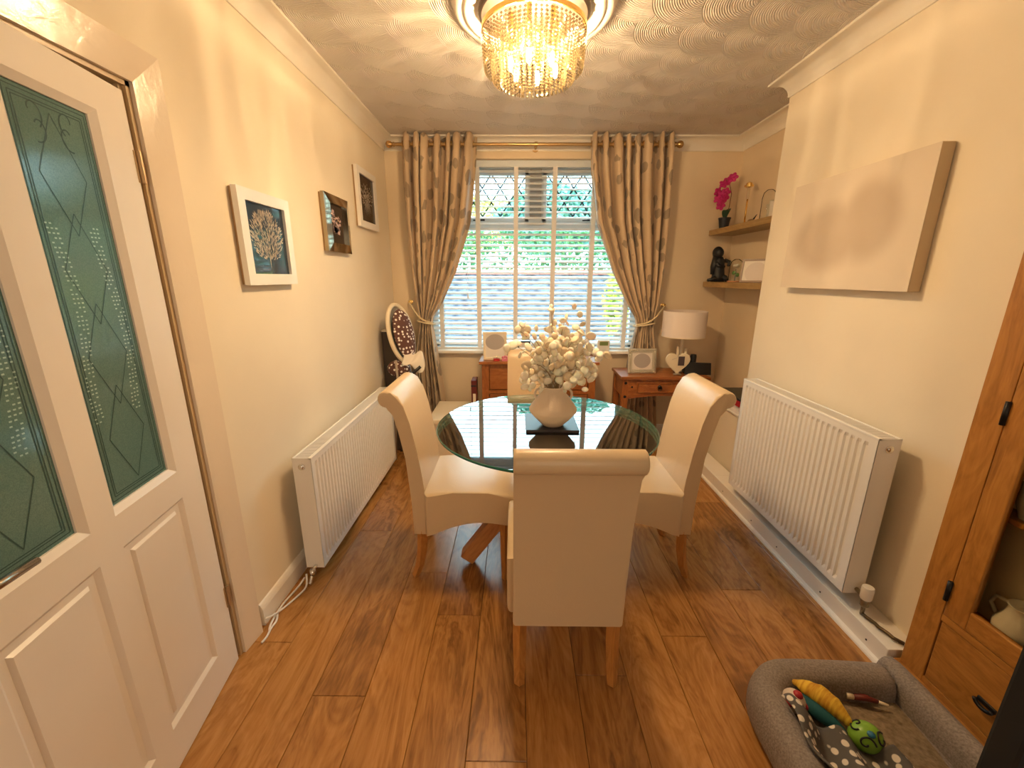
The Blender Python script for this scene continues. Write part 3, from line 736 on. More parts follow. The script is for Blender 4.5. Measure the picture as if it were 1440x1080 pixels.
c2 = copy_tree(c0); c2.location = (.855, 1.945, 0); c2.rotation_euler = (0, 0, PI/2); c2['label'] = 'cream leather scroll back dining chair right of the glass table'
c3 = copy_tree(c0); c3.location = (.14, 2.82, 0); c3.rotation_euler = (0, 0, PI); c3['label'] = 'cream leather dining chair on the far side of the table behind the vase'

# ------------------------------------------------------------------ table
TC = (.15, 1.905)
tb = thing('dining_table', 'round clear glass dining table on crossed oak beams', 'table', (TC[0], TC[1], 0))
bm = lathe(nb(), [(0, .750), (.527, .750), (.530, .752), (.530, .760), (.527, .762), (0, .762)], 96, cap=False)
me_o = obj('glass_top', bm, M['tglass'], tb); me_o.data.materials.append(M['tedge'])
for p in me_o.data.polygons:
    if abs(p.normal.z) < .9: p.material_index = 1
obj('top_plate', bx(-.10, .14, -.09, .14, .722, .749, .002), M['beam'], tb)
tag(obj('place_mat', bx(.050, .297, 1.785, 2.03, .7625, .7745, .002), M['slate']), 'square dark slate mat under the vase on the glass table', 'mat')
def beam(p0, p1, wd, parent, name, m_):
    p0, p1 = Vector(p0), Vector(p1); d = p1-p0; L = d.length; bm = nb()
    q = d.to_track_quat('Z', 'Y').to_matrix().to_4x4()
    box(bm, -wd/2, wd/2, -wd/2, wd/2, 0, L, .004); o = obj(name, bm, m_, parent); o.matrix_local = Matrix.Translation(p0) @ q; return o
for a in (0, 90, 180, 270):
    ca, sa = math.cos(math.radians(a)), math.sin(math.radians(a)); ox, oy = -sa*.042, ca*.042
    beam((.40*ca+ox, .40*sa+oy, .035), (-.09*ca+ox, -.09*sa+oy, .71), .075, tb, 'beam_leg', M['beam'])
# vase
vz = tag(obj('vase', lathe(nb(), [(0, 0), (.042, 0), (.050, .004), (.085, .040), (.112, .072), (.113, .082), (.100, .105), (.078, .135), (.058, .160), (.047, .178), (.046, .186), (.050, .192), (.046, .192), (.041, .180), (.03, .15), (0, .14)], 48, cap=False), M['vase'], None, True, 40), 'matt cream ceramic two handled vase on the glass table', 'vase')
VX, VY = .178, 1.86
vz.location = (VX, VY, .775)
for s_ in (-1, 1):
    hp = [(s_*(.052+.028*math.sin(t*PI/8)), 0, .182-.04*t/8 if False else .158+.022*math.cos(t*PI/8)) for t in range(9)]
    hp = [(s_*(.066+.021*math.sin(t*PI/9*1.0)), 0, .152+.026*math.cos(t*PI/9)) for t in range(10)]
    obj('handle', tube(nb(), hp, .0055, 8), M['vase'], vz, True)
# dried branches
random.seed(21)
disc = nb(); lathe(disc, [(0, .0035), (.010, .0025), (.0175, 0), (.0165, -.0008), (.009, .001), (0, .0018)], 10, cap=False)
dme = bpy.data.meshes.new('seed_pod'); disc.to_mesh(dme); disc.free(); dme.materials.append(M['petal']); dme.polygons.foreach_set('use_smooth', [True]*len(dme.polygons))
dme2 = dme.copy(); dme2.materials.clear(); dme2.materials.append(M['petalb'])
tips = [(-.02, .02, .395, .012), (-.17, -.03, .31, 0), (-.13, .03, .30, 0), (-.19, 0, .235, 0), (-.13, -.04, .15, 0), (.05, .02, .36, 0), (.10, .04, .31, 0), (.15, 0, .27, 0), (.17, .03, .21, 0), (.20, -.03, .20, 0), (.13, -.05, .13, 0),
        (.08, -.05, .27, 0), (.0, -.06, .25, 0), (-.06, -.04, .27, 0), (-.14, -.02, .09, 0), (.17, -.03, .085, 0), (-.10, -.05, .06, 0), (.03, .07, .30, 0), (-.07, .05, .22, 0), (.11, .06, .24, 0), (.06, -.07, .20, 0)]
for bi_, (tx, ty, tz, _) in enumerate(tips):
    lab = 'dried branch of pale round seed pods in the cream vase'
    lab = {3: 'dried branch spreading furthest to the left from the cream vase', 9: 'dried branch spreading furthest to the right from the cream vase', 11: 'dried branch drooping low over the left handle of the vase', 1: 'dried branch arching up to the left in front of the blind', 14: 'dried branch'}.get(bi_ if bi_ != 14 else -1, lab)
    if bi_ == 0: lab = 'tallest dried branch, rising above the others in the cream vase'
    t = thing('dried_branch', lab, 'dried flowers', (VX, VY, .775+.15), group='dried branches in the vase')
    r0 = Vector((random.uniform(-.025, .025), random.uniform(-.025, .025), 0)); tip = Vector((tx*1.0, ty*1.2, tz-.0))
    ctrl = Vector((tx*.25, ty*.3, tz*.72 if tz > .18 else tz*1.2))
    pts = [(1-k/8)**2*r0+2*(1-k/8)*(k/8)*ctrl+(k/8)**2*tip for k in range(9)]
    obj('stem', tube(nb(), pts, [.0028]*4+[.002]*3+[.0012]*2, 5), M['stem'], t)
    npod = 6 if bi_ == 0 else (17 if tx > 0 or abs(tx) < .09 else 11)
    for k in range(npod):
        u = random.uniform(.38, 1) if bi_ else random.choice((.62, .66, .7, .97, .8))
        if k == 0: u = 1
        f_ = u*8; i_ = min(7, int(f_)); p = pts[i_].lerp(pts[i_+1], f_-i_)
        sp_ = .042 if bi_ else .02
        p = p+Vector((random.gauss(0, sp_*.6), random.gauss(0, sp_*.6), random.gauss(0, sp_*.6))) * (0 if k == 0 else 1)
        if p.z < .02: p.z = .02+random.random()*.03
        o = bpy.data.objects.new('seed_pod', dme if random.random() < .75 else dme2); C.objects.link(o); o.parent = t; o.location = p
        s_ = random.uniform(.9, 1.4)*(.85 if bi_ == 0 else 1); o.scale = (s_, s_*random.uniform(.85, 1.1), s_); o.rotation_euler = (random.uniform(.6, 2.2), random.uniform(-.6, .6), random.uniform(-1.2, 1.2))
for (dx, dy, dz_) in ():
    pass

# ------------------------------------------------------------------ radiators
def radiator(name, loc, rz, L, z0, z1, label, valve):
    """local: +X along length, -Y = front face, depth .1"""
    t = thing(name, label, 'radiator', loc, rz); dp = .088; hgt = z1
    pitch = .0335; nr = int((L-.05)/pitch); x_0 = (L-nr*pitch)/2
    cols = [(0, 0)]
    for k in range(nr):
        b0 = x_0+k*pitch
        cols += [(b0, 0), (b0+.006, .007), (b0+.017, .007), (b0+.023, 0)]
    cols.append((L, 0)); zsx = [(z0, 0), (z0+.028, 0), (z0+.045, 1), (z1-.045, 1), (z1-.028, 0), (z1, 0)]
    bm = nb(); V = [[bm.verts.new((cx, d*g, z)) for cx, d in cols] for z, g in zsx]
    for j in range(len(zsx)-1):
        for i in range(len(cols)-1): bm.faces.new((V[j][i], V[j][i+1], V[j+1][i+1], V[j+1][i]))
    ret = [bm.verts.new((cx, .012, z0)) for cx, _ in cols]
    for i in range(len(cols)-1): bm.faces.new((V[0][i], ret[i], ret[i+1], V[0][i+1]))
    obj('front_panel', bm, M['rad'], t)
    obj('rear_panel', bx(.01, L-.01, dp-.012, dp, z0, z1-.002), M['rad'], t)
    for xx in (0, L-.003): obj('side_panel', bx(xx, xx+.003, 0, dp, z0+.0, z1+.003), M['rad'], t)
    bm = nb(); box(bm, 0, L, -.002, .014, z1-.006, z1+.004, .002); box(bm, 0, L, dp-.010, dp, z1-.004, z1+.004, .002)
    nf = int(L/.011)
    for k in range(nf): box(bm, .006+k*.011, .0115+k*.011, .014, dp-.010, z1-.004, z1+.002)
    obj('top_grille', bm, M['rad'], t)
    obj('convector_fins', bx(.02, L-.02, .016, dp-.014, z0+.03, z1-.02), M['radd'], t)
    for xx in (.15, L-.15): obj('wall_bracket', bx(xx-.015, xx+.015, dp, dp+.055, z0+.08, z1-.06), M['rad'], t)
    e = -1 if valve < 0 else 1; xe = 0 if valve < 0 else L
    bm = nb(); lathe(bm, [(0, 0), (.016, 0), (.016, .004), (.010, .005), (.010, .010), (.006, .012), (0, .012)], 16, (0, 0, 0), axis='X')
    o = obj('end_plug', bm, M['chrome'], t, True, 40); o.location = (xe, .045, z1-.04); o.rotation_euler = (0, 0, 0 if e > 0 else PI)
    return t, xe, e, dp
# left: front faces +X ; local +X -> world +Y? rotation so that local -Y = world +X  (rz=+90: local X->+Y, local Y->-X)
rl, xe, e, dp = radiator('left_radiator', (-.945, 1.735, 0), PI/2, 1.27, .06, .645, 'white ribbed panel radiator low on the left wall', -1)
rl.name = 'radiator'
bm = nb(); tube(bm, [(.02, .04, .075), (-.02, .04, .07), (-.03, .045, .05), (-.05, .05, .012), (-.055, .06, -.002)], .009, 8); lathe(bm, [(.013, 0), (.013, .03)], 12, (-.03, .045, .04))
obj('valve', bm, M['chrome'], rl, True)
rr, xe, e, dp = radiator('right_radiator', (1.40, 2.455, 0), -PI/2, .97, .16, .86, 'white ribbed panel radiator on the chimney breast under the canvas', 1)
rr.name = 'radiator'
bm = nb(); tube(bm, [(.955, .055, .185), (1.01, .06, .17), (1.015, .06, .13)], .009, 8); lathe(bm, [(.012, .115), (.016, .12), (.016, .145), (.011, .15)], 12, (1.015, .06, .02)); tube(bm, [(1.015, .06, .14), (1.015, .06, .093)], .0075, 8)
obj('valve', bm, mat('aged_chrome', (.35, .30, .22), .3, 1), rr, True)
bm = nb(); lathe(bm, [(0, .17), (.018, .17), (.021, .175), (.022, .215), (.020, .228), (.012, .232), (0, .232)], 20, (1.015, .06, 0)); obj('thermostat_head', bm, M['white'], rr, True, 40)
pipe = tag(obj('heating_pipe', tube(nb(), [(1.46, 1.44, .098), (1.455, 1.41, .105), (1.47, 1.385, .10), (1.46, 1.36, .108), (1.48, 1.335, .10), (1.475, 1.31, .106), (1.50, 1.29, .10)], .007, 8), mat('dull_pipe', (.13, .09, .05), .35, .8), None, True), 'tarnished twisted copper pipe under the right radiator valve', 'pipe')
tag(obj('thin_cable', tube(nb(), [(1.50, 1.30, .099), (1.53, 1.26, .099), (1.545, 1.20, .105), (1.548, 1.14, .11)], .0025, 6), mat('beige_cable', (.6, .45, .28), .5), None, True), 'thin beige cable running on the boxing to the oak cabinet', 'cable')
# white cables on floor, left
for k, (lab, pts) in enumerate([('white cable looping from the left radiator valve to the door frame', [(-1.02, 1.70, .05), (-1.0, 1.66, .008), (-1.02, 1.6, .006), (-1.045, 1.53, .006), (-1.055, 1.46, .03), (-1.06, 1.43, .05)]),
    ('white cable lying closest to the left skirting board', [(-1.03, 1.70, .03), (-1.045, 1.66, .006), (-1.06, 1.58, .006), (-1.062, 1.50, .006), (-1.05, 1.43, .006), (-1.035, 1.405, .006)]),
    ('short white cable tail on the floor by the door frame', [(-1.055, 1.50, .006), (-1.035, 1.46, .006), (-1.04, 1.42, .006), (-1.03, 1.38, .006), (-1.035, 1.35, .006)])]):
    fine = []
    for a, b_ in zip(pts, pts[1:]):
        for q in range(4): fine.append(Vector(a).lerp(Vector(b_), q/4))
    fine.append(Vector(pts[-1]))
    for _ in range(3): fine = [fine[0]]+[(fine[i-1]+fine[i]*2+fine[i+1])/4 for i in range(1, len(fine)-1)]+[fine[-1]]
    tag(obj('white_cable', tube(nb(), fine, .0045, 8), M['white'], None, True), lab, 'cable')

# ------------------------------------------------------------------ pictures on left wall
def picture(y0, y1, z0, z1, fwid, dep, frame_m, print_m, label, kind):
    t = thing('picture_frame', label, 'picture', (XL, (y0+y1)/2, z0)); w_, h_ = y1-y0, z1-z0; hw = w_/2
    # four mitred frame bars
    g = .012
    quad = [((-hw, 0), (hw, 0), (hw-fwid, fwid), (-hw+fwid, fwid)), ((hw, 0), (hw, h_), (hw-fwid, h_-fwid), (hw-fwid, fwid)), ((hw, h_), (-hw, h_), (-hw+fwid, h_-fwid), (hw-fwid, h_-fwid)), ((-hw, h_), (-hw, 0), (-hw+fwid, fwid), (-hw+fwid, h_-fwid))]
    for q in quad:
        bm = nb(); A = [bm.verts.new((g, *p)) for p in q]; lift = (0, 0, 0, 0) if kind != 'mirror' else (0, 0, .012, .012)
        B = [bm.verts.new((dep+g-(.010 if (kind == 'mirror' and i_ < 2) else 0), *p)) for i_, p in enumerate(q)]
        bm.faces.new(A[::-1]); bm.faces.new(B)
        for i_ in range(4): bm.faces.new((A[i_], A[(i_+1) % 4], B[(i_+1) % 4], B[i_]))
        obj('frame_bar', bm, frame_m, t)
    obj('backing', bx(.001, g+.004, -hw+.004, hw-.004, .004, h_-.004), M['framed'], t)
    pr_ = obj('print', bx(g+.004, g+dep*.45, -hw+fwid-.002, hw-fwid+.002, fwid-.002, h_-fwid+.002), print_m, t)
    xx = g+dep*.45+.0006; bm = nb(); cy_, cz_ = 0, h_/2
    def petal(a, r0, r1, wd, c=(0, 0)):
        d = Vector((math.cos(a), math.sin(a))); nn = Vector((-d.y, d.x))*wd
        P = [Vector(c)+d*r0, Vector(c)+d*(r0+r1)/2+nn, Vector(c)+d*r1, Vector(c)+d*(r0+r1)/2-nn]
        bm.faces.new([bm.verts.new((xx, cy_+p.x, cz_+p.y)) for p in P])
    random.seed(int(y0*100)); iw, ih = w_/2-fwid, h_/2-fwid
    if kind == 'seed':
        for k in range(520):
            a = random.uniform(0, 2*PI); r = math.sqrt(random.random()); x_ = math.cos(a)*r*iw*.78; z_ = math.sin(a)*r*ih*.72+ih*.08
            petal(math.atan2(z_+ih*1.0, x_*1.6)+random.uniform(-.5, .5), 0, .014+.010*random.random(), .0020, (x_, z_))
        petal(-PI/2, 0, ih*.86, .003)
    elif kind == 'mirror':
        for k in range(13):
            c = (random.uniform(-.5, .25)*iw, random.uniform(-.55, .75)*ih); 
            for q in range(5): petal(q*2*PI/5+random.random(), .002, .026, .010, c)
    else:
        for k in range(110):
            a = random.uniform(.15, PI-.15); r = random.uniform(.15, 1); petal(a, 0, .018, .003, (math.cos(a)*r*iw*.8, -ih*.1+math.sin(a)*r*ih*.75))
        for k in range(9): petal(-PI/2+(k-4)*.16, .0, ih*.85, .002, (0, ih*.1))
        for k in range(50): petal(random.uniform(0, 6), 0, .016, .003, (random.uniform(-.6, .6)*iw, random.uniform(-.25, .25)*ih))
    obj('flower_print', bm, M['printpink'] if kind == 'mirror' else M['printpale'], t)
    if kind == 'seed': pr_.data.materials[0].node_tree.nodes['Principled BSDF'].inputs['Roughness'].default_value = .06
picture(1.668, 2.035, 1.425, 1.795, .045, .022, M['framew'], M['printdark'], 'white framed print of a pale seed head, nearest the door', 'seed')
picture(2.425, 2.76, 1.60, 1.915, .05, .030, M['mirror'], M['printblk'], 'mirror framed print of pink blossom between the two white frames', 'mirror')
picture(2.965, 3.345, 1.795, 2.18, .042, .022, M['framew'], M['printblk'], 'white framed flower print nearest the curtain, highest of the three', 'spray')

# canvas on chimney breast
cv = thing('canvas_picture', 'large pale box canvas with blurred brown shapes above the right radiator', 'canvas', (XR, 2.02, 1.41))
obj('stretcher', bx(-.052, -.003, -.39, .39, 0, .52, .003), mat('canvas_edge', (.56, .43, .27), .8), cv)
m = mat('canvas_face', (.7, .6, .5), .8); n = N(m); v = n.coords()
sx = n.t.nodes.new('ShaderNodeSeparateXYZ'); n.l(v, sx.inputs[0])
def blob(cy_, cz_, ry, rz_):
    a = n.math('DIVIDE', n.math('SUBTRACT', sx.outputs[1], cy_), ry); b2 = n.math('DIVIDE', n.math('SUBTRACT', sx.outputs[2], cz_), rz_)
    d = n.math('SQRT', n.math('ADD', n.math('MULTIPLY', a, a), n.math('MULTIPLY', b2, b2)))
    mr = n.t.nodes.new('ShaderNodeMapRange'); mr.interpolation_type = 'SMOOTHSTEP'; mr.inputs['From Min'].default_value = 1.15; mr.inputs['From Max'].default_value = .6; n.l(d, mr.inputs['Value']); return mr.outputs[0]
f = n.math('MAXIMUM', blob(.10, .24, .25, .17), blob(-.13, .29, .18, .185))
f = n.math('MULTIPLY', f, n.math('ADD', .7, n.math('MULTIPLY', n.noise(v, 5, 2), .5)))
n.l(n.ramp(f, [(0, (.74, .63, .50)), (1, (.56, .45, .34))]), n.b.inputs['Base Color'])
obj('printed_face', bx(-.0535, -.052, -.39, .39, 0, .52), m, cv)

# ------------------------------------------------------------------ alcove shelves
def shelf(z, label):
    o = tag(obj('floating_shelf', bx(1.625, XR2, 2.80, D-.03, z, z+.042, .002), M['shelf']), label, 'shelf', 'oak shelves in the alcove'); return o
shelf(1.803, 'upper oak floating shelf in the alcove with the orchid')
shelf(1.385, 'lower oak floating shelf in the alcove with the black figurine')
SZ1, SZ2 = 1.846, 1.428
# orchid
oc = thing('orchid', 'magenta orchid in a black pot on the upper alcove shelf', 'potted plant', (1.70, 3.60, SZ1))
obj('pot', lathe(nb(), [(0, 0), (.033, 0), (.045, .078), (.048, .08), (.048, .088), (.042, .088), (.038, .07), (0, .07)], 20, cap=False), M['pot'], oc, True, 40)
for k, (a, l_) in enumerate(((.3, .10), (2.6, .09), (4.2, .08))):
    def lf(u, v, a=a, l_=l_):
        s_ = (v-.5)*.05*math.sin(PI*min(1, u*.9+.1)); r = u*l_; return (math.cos(a)*r*.5-math.sin(a)*s_, math.sin(a)*r*.5+math.cos(a)*s_, .075+l_*math.sin(u*PI*.6)*.85+.006*abs(v-.5))
    obj('leaf', grid(nb(), 6, 3, lf), M['leaf'], oc, True)
obj('stem', tube(nb(), [(0, 0, .07), (.025, 0, .17), (.03, 0, .27), (0, -.01, .34), (-.035, -.02, .37)], .003, 6), mat('orchid_stem', (.22, .09, .05), .5), oc, True)
fpos = [(-.02, -.02, .36), (.015, -.03, .385), (-.055, -.03, .335), (-.09, -.02, .28), (-.06, -.035, .255), (-.03, -.03, .275), (-.085, -.03, .225), (-.055, -.04, .205), (-.03, -.035, .235), (-.06, -.03, .175)]
random.seed(4)
for p in fpos:
    bm = nb()
    for q in range(5):
        a = q*2*PI/5+.3; mt_ = Matrix.Rotation(a, 4, 'Y'); sphere(bm, mt_ @ Vector((0, 0, .018)), .019, sx=.8, sy=.2, u=8, v=5, mtx=mt_.to_3x3())
    sphere(bm, (0, -.006, 0), .006, u=6, v=4)
    o = obj('blossom', bm, M['orchid'], oc, True); o.location = p; o.rotation_euler = (random.uniform(-.4, .4), 0, random.uniform(-.7, .5))
# gold stand
gs = thing('candle_holder', 'slim gold candle stand with a glass top on the upper shelf', 'candle holder', (1.745, 3.37, SZ1))
obj('base', lathe(nb(), [(0, 0), (.045, 0), (.047, .006), (.035, .014), (.012, .02), (0, .02)], 24, cap=False), M['gold'], gs, True, 40)
obj('pole', tube(nb(), [(0, 0, .015), (0, 0, .19)], .006, 10), M['gold'], gs, True)
obj('glass_tube', lathe(nb(), [(.011, .19), (.013, .26), (.022, .275)], 16, cap=False), M['dome'], gs, True)
obj('cup', lathe(nb(), [(.006, .272), (.030, .275), (.032, .287), (.020, .290), (.022, .30), (.010, .308), (0, .312)], 20, cap=False), M['gold'], gs, True, 40)
cl = thing('glass_cloche', 'tall clear glass dome at the near end of the upper shelf', 'glass dome', (1.75, 3.09, SZ1))
obj('dome', lathe(nb(), [(.045, .008), (.045, .15), (.038, .185), (.020, .203), (0, .208)], 24, cap=False), M['dome'], cl, True)
obj('base', lathe(nb(), [(0, 0), (.05, 0), (.05, .008), (0, .008)], 24, cap=False), M['shelf'], cl, True, 40)
obj('ornament', tube(nb(), [(0, 0, .008), (.004, 0, .06), (-.004, 0, .11)], [.012, .006, .010], 8), M['silver'], cl, True)
def photo_frame(name, label, loc, rz, w_, h_, bw, fm, tilt_=.15, disc_=None, cat='photo frame', inner=None):
    t = thing(name, label, cat, loc, rz); rx = Matrix.Rotation(-tilt_, 4, 'X')
    bm = nb()
    for q in ((-w_/2, w_/2, 0, bw), (-w_/2, w_/2, h_-bw, h_), (-w_/2, -w_/2+bw, bw, h_-bw), (w_/2-bw, w_/2, bw, h_-bw)): box(bm, q[0], q[1], -.008, .006, q[2], q[3], .002, rx)
    obj('frame', bm, fm, t)
    obj('photo', bx(-w_/2+bw-.002, w_/2-bw+.002, -.003, .004, bw-.002, h_-bw+.002, mtx=rx), inner or mat('photo_paper', (.80, .74, .68), .4), t)
    if disc_:
        bm = nb(); rx_, rz_, dz_ = disc_; seg = 28
        lathe(bm, [(0, -.0045), (1, -.0045), (1, -.003), (0, -.003)], seg, cap=False, axis='Y')
        for v in bm.verts: v.co = rx @ Vector((v.co.x*rx_, v.co.y, v.co.z*rz_+dz_))
        obj('oval_picture', bm, M['grey'], t)
    obj('stand', tube(nb(), [(0, h_*.38+.01, .003), (0, .62*h_*math.sin(tilt_)+.012, .62*h_*math.cos(tilt_))], .006, 4), M['black'], t)
    return t
photo_frame('photo_frame', 'small silver rimmed photo frame at the near end of the upper shelf', (1.72, 2.93, SZ1), -.6, .10, .115, .006, M['silver'], .12)
# box-like little figure
dg = thing('ornament', 'small dark ornament lying beside the gold stand on the upper shelf', 'ornament', (1.71, 3.21, SZ1))
obj('body', sphere(nb(), (0, 0, .016), .018, sx=1.5, sz=.8, u=12, v=8), M['framed'], dg, True); obj('spike', tube(nb(), [(.01, 0, .02), (.03, -.01, .06)], [.008, .002], 6), M['statue'], dg, True)
# lower shelf: figurine
fg = thing('figurine', 'black seated hooded figurine on the lower alcove shelf', 'figurine', (1.705, 3.60, SZ2))
bm = nb(); tube(bm, [(0, 0, 0), (0, 0, .05), (-.005, 0, .12), (-.01, 0, .17), (-.012, 0, .20)], [.055, .05, .045, .047, .03], 14)
obj('robe', bm, M['statue'], fg, True)
bm = nb(); sphere(bm, (-.018, -.01, .232), .036, sz=1.15, u=14, v=10); sphere(bm, (-.02, .012, .235), .042, sz=1.2, u=14, v=10); tube(bm, [(-.03, 0, .2), (-.045, 0, .12), (-.05, .0, .06)], [.03, .028, .018], 10)
obj('hooded_head', bm, M['statue'], fg, True)
bm = nb(); tube(bm, [(.03, -.01, .175), (.065, -.03, .16), (.05, -.05, .13)], [.018, .014, .012], 8); tube(bm, [(-.04, -.01, .175), (-.03, -.045, .13), (.02, -.055, .12)], [.018, .015, .011], 8); obj('arms', bm, M['statue'], fg, True)
bm = nb(); tube(bm, [(0, -.01, .03), (-.05, -.03, .022), (-.10, -.035, .012)], [.03, .018, .012], 8); tube(bm, [(.02, -.01, .04), (.04, -.05, .03), (.05, -.06, .006)], [.03, .022, .014], 8); obj('legs', bm, M['statue'], fg, True)
rc = thing('rose_cloche', 'small glass dome with a white rose beside the black figurine', 'glass dome', (1.725, 3.36, SZ2))
obj('dome', lathe(nb(), [(.048, .010), (.048, .12), (.040, .155), (.02, .172), (0, .176)], 24, cap=False), M['dome'], rc, True)
obj('base', lathe(nb(), [(0, 0), (.054, 0), (.054, .010), (0, .010)], 24, cap=False), mat('copper_base', (.55, .26, .12), .4), rc, True, 40)
obj('stem', tube(nb(), [(0, 0, .01), (.003, 0, .06), (0, 0, .10)], .003, 6), M['leaf'], rc)
bm = nb()
for k in range(9): sphere(bm, (.012*math.cos(k*2.4), .012*math.sin(k*2.4), .12+.004*(k % 3)), .015, sz=.8, u=8, v=6)
obj('flower_head', bm, M['petal'], rc, True)
bm = nb(); sphere(bm, (.014, -.004, .055), .016, sy=.4, u=8, v=6); sphere(bm, (-.014, .0, .07), .015, sy=.4, u=8, v=6); obj('leaf', bm, mat('green_leaf', (.12, .28, .08), .5), rc, True)
pf = photo_frame('photo_frame', 'taupe photo frame with a pale round picture on the lower shelf', (1.72, 3.07, SZ2), -.75, .20, .165, .014, mat('taupe_frame', (.36, .26, .20), .4), .12, (.072, .072, .07))
for c in pf.children:
    if c.name.startswith('oval'): c.data.materials.clear(); c.data.materials.append(mat('pale_disc', (.70, .62, .58), .4))

# ------------------------------------------------------------------ console table
cn = thing('console_table', 'pine console table with iron studs in the right corner under the lamp', 'table', (0, 0, 0)); CX0, CX1, CY0, CY1, CZ = .865, 1.55, 3.215, 3.555, .69
obj('top', bx(CX0-.015, CX1+.015, CY0-.015, CY1, CZ-.025, CZ, .005), M['pineX'], cn)
for x_ in (CX0, CX1-.05):
    for y_ in (CY0, CY1-.06): obj('leg', bx(x_, x_+.05, y_, y_+.05, 0, CZ-.025, .003), M['pineZ'], cn)
bm = prism(nb(), [(CX0+.05, CZ-.025), (CX1-.05, CZ-.025), (CX1-.05, CZ-.19)]+[(CX1-.05-(CX1-CX0-.1)*k/10, CZ-.19+.028*math.sin(PI*k/10)) for k in range(1, 10)]+[(CX0+.05, CZ-.19)], CY0+.008, CY0+.026, 'Y')
obj('apron', bm, M['pineX'], cn)
for y_ in (0,): obj('side_rail', bx(CX0+.01, CX0+.03, CY0+.05, CY1-.06, CZ-.18, CZ-.025), M['pineX'], cn); obj('side_rail', bx(CX1-.03, CX1-.01, CY0+.05, CY1-.06, CZ-.18, CZ-.025), M['pineX'], cn)
dr = obj('drawer', bx(CX0+.115, CX1-.115, CY0-.002, CY0+.3, CZ-.135, CZ-.05, .004), M['pineX'], cn)
bm = nb(); rect_frame(bm, CX0+.13, CX1-.13, CZ-.125, CZ-.06, CX0+.12, CX1-.12, CZ-.13, CZ-.055, CY0-.0025, CY0-.008); obj('drawer_bead', bm, M['pineZ'], dr)
bm = nb(); cxm = CX0+.30; lathe(bm, [(0, -.006), (.018, -.004), (.018, 0), (0, 0)], 12, (cxm, CY0-.003, CZ-.088), cap=False, axis='Y'); tube(bm, [(cxm+.016*math.cos(t*PI/6), CY0-.012, CZ-.097+.018*math.sin(t*PI/6)) for t in range(12)], .003, 6, closed=True)
obj('ring_pull', bm, M['iron'], dr, True)
for (x_, z_) in ((CX0+.025, CZ-.055), (CX0+.025, CZ-.17), (CX0+.08, CZ-.09), (CX1-.025, CZ-.055), (CX1-.025, CZ-.17), (CX1-.08, CZ-.09)):
    st_ = obj('iron_stud', sphere(nb(), (0, 0, 0), .012 if abs(z_-(CZ-.09)) > .01 else .008, sy=.5, u=10, v=6), M['iron'], cn, True); st_.location = (x_, CY0+(.0 if abs(z_-(CZ-.09)) > .01 else .008), z_)
# things on the console
photo_frame('photo_frame', 'ornate silver photo frame with a grey oval on the console table', (1.045, 3.33, CZ), .05, .235, .205, .034, M['silver'], .12, (.070, .060, .105))
sf = [o for o in bpy.data.objects if o.get('label', '').startswith('ornate silver')][0]; rx = Matrix.Rotation(-.12, 4, 'X'); bm = nb()
for k in range(60):
    t = k/60*4; e_ = int(t); f_ = t-e_; hw_, hh_ = .105, .178
    p = ((-hw_+2*hw_*f_, .012), (hw_, .012+hh_*f_), (hw_-2*hw_*f_, .012+hh_), (-hw_, .012+hh_*(1-f_)))[e_]
    sphere(bm, rx @ Vector((p[0], -.009, p[1])), .0065, u=8, v=5)
obj('beaded_edge', bm, M['silver'], sf, True)
lp = thing('table_lamp', 'table lamp with a plain drum shade on the console table', 'lamp', (1.395, 3.43, CZ))
obj('base', bx(-.05, .05, -.05, .05, 0, .02, .004), M['creamp'], lp)
for (a, b_, hh) in ((0, 0, .28), (-.035, -.02, .215), (.028, -.025, .20)): obj('column', tube(nb(), [(a, b_, .018), (a, b_, hh)], [.014, .012], 14), M['creamp'], lp, True, 50)
bm = nb()
lathe(bm, [(.171, .295), (.171, .505), (.169, .505), (.169, .295), (.171, .295)], 56, cap=False); obj('lamp_shade', bm, M['shade'], lp, True, 40)
obj('shade_rim', lathe(nb(), [(.1715, .300), (.1725, .300), (.1725, .295), (.1685, .295), (.1685, .300)], 56, cap=False), M['creamp'], lp, True, 40)
bm = nb(); tube(bm, [(0, 0, .28), (0, 0, .36)], .010, 10); tube(bm, [(-.169, 0, .34), (.169, 0, .34)], .0015, 5); tube(bm, [(0, -.169, .34), (0, .169, .34)], .0015, 5); obj('fitting', bm, M['brass'], lp)
hf = thing('heart_frame', 'cream heart shaped photo frame in front of the lamp', 'photo frame', (1.315, 3.285, CZ))
hp = []
for k in range(40):
    t = k/40*2*PI; hp.append((.0062*16*math.sin(t)**3, .105+.0062*(13*math.cos(t)-5*math.cos(2*t)-2*math.cos(3*t)-math.cos(4*t))))
obj('heart', prism(nb(), hp, -.012, .012, 'Y', .004), M['creamp'], hf, True, 30)
obj('photo', bx(0, .05, -.0145, -.012, .08, .155), mat('dark_photo', (.10, .07, .08), .3), hf)['label'] = 'small dark photo'
bm = nb(); tube(bm, [(-.03, -.015, .006), (0, -.02, .012), (.03, -.015, .006)], [.008, .010, .008], 8); tube(bm, [(-.05, -.0135, .13), (-.01, -.0135, .145)], .002, 5); obj('silver_ornament', bm, M['silver'], hf, True)
spk = thing('desk_gadget', 'black wedge shaped speaker with a dark knob behind it on the console table', 'speaker', (1.50, 3.34, CZ), -.12)
obj('body', prism(nb(), [(-.05, 0), (.05, 0), (.035, .085), (-.02, .095)], -.105, .105, 'X', .006), M['black'], spk, True, 30)
obj('knob', lathe(nb(), [(0, 0), (.024, 0), (.026, .13), (.022, .145), (0, .148)], 16, (-.01, .085, 0), cap=False), M['black'], spk, True, 40)

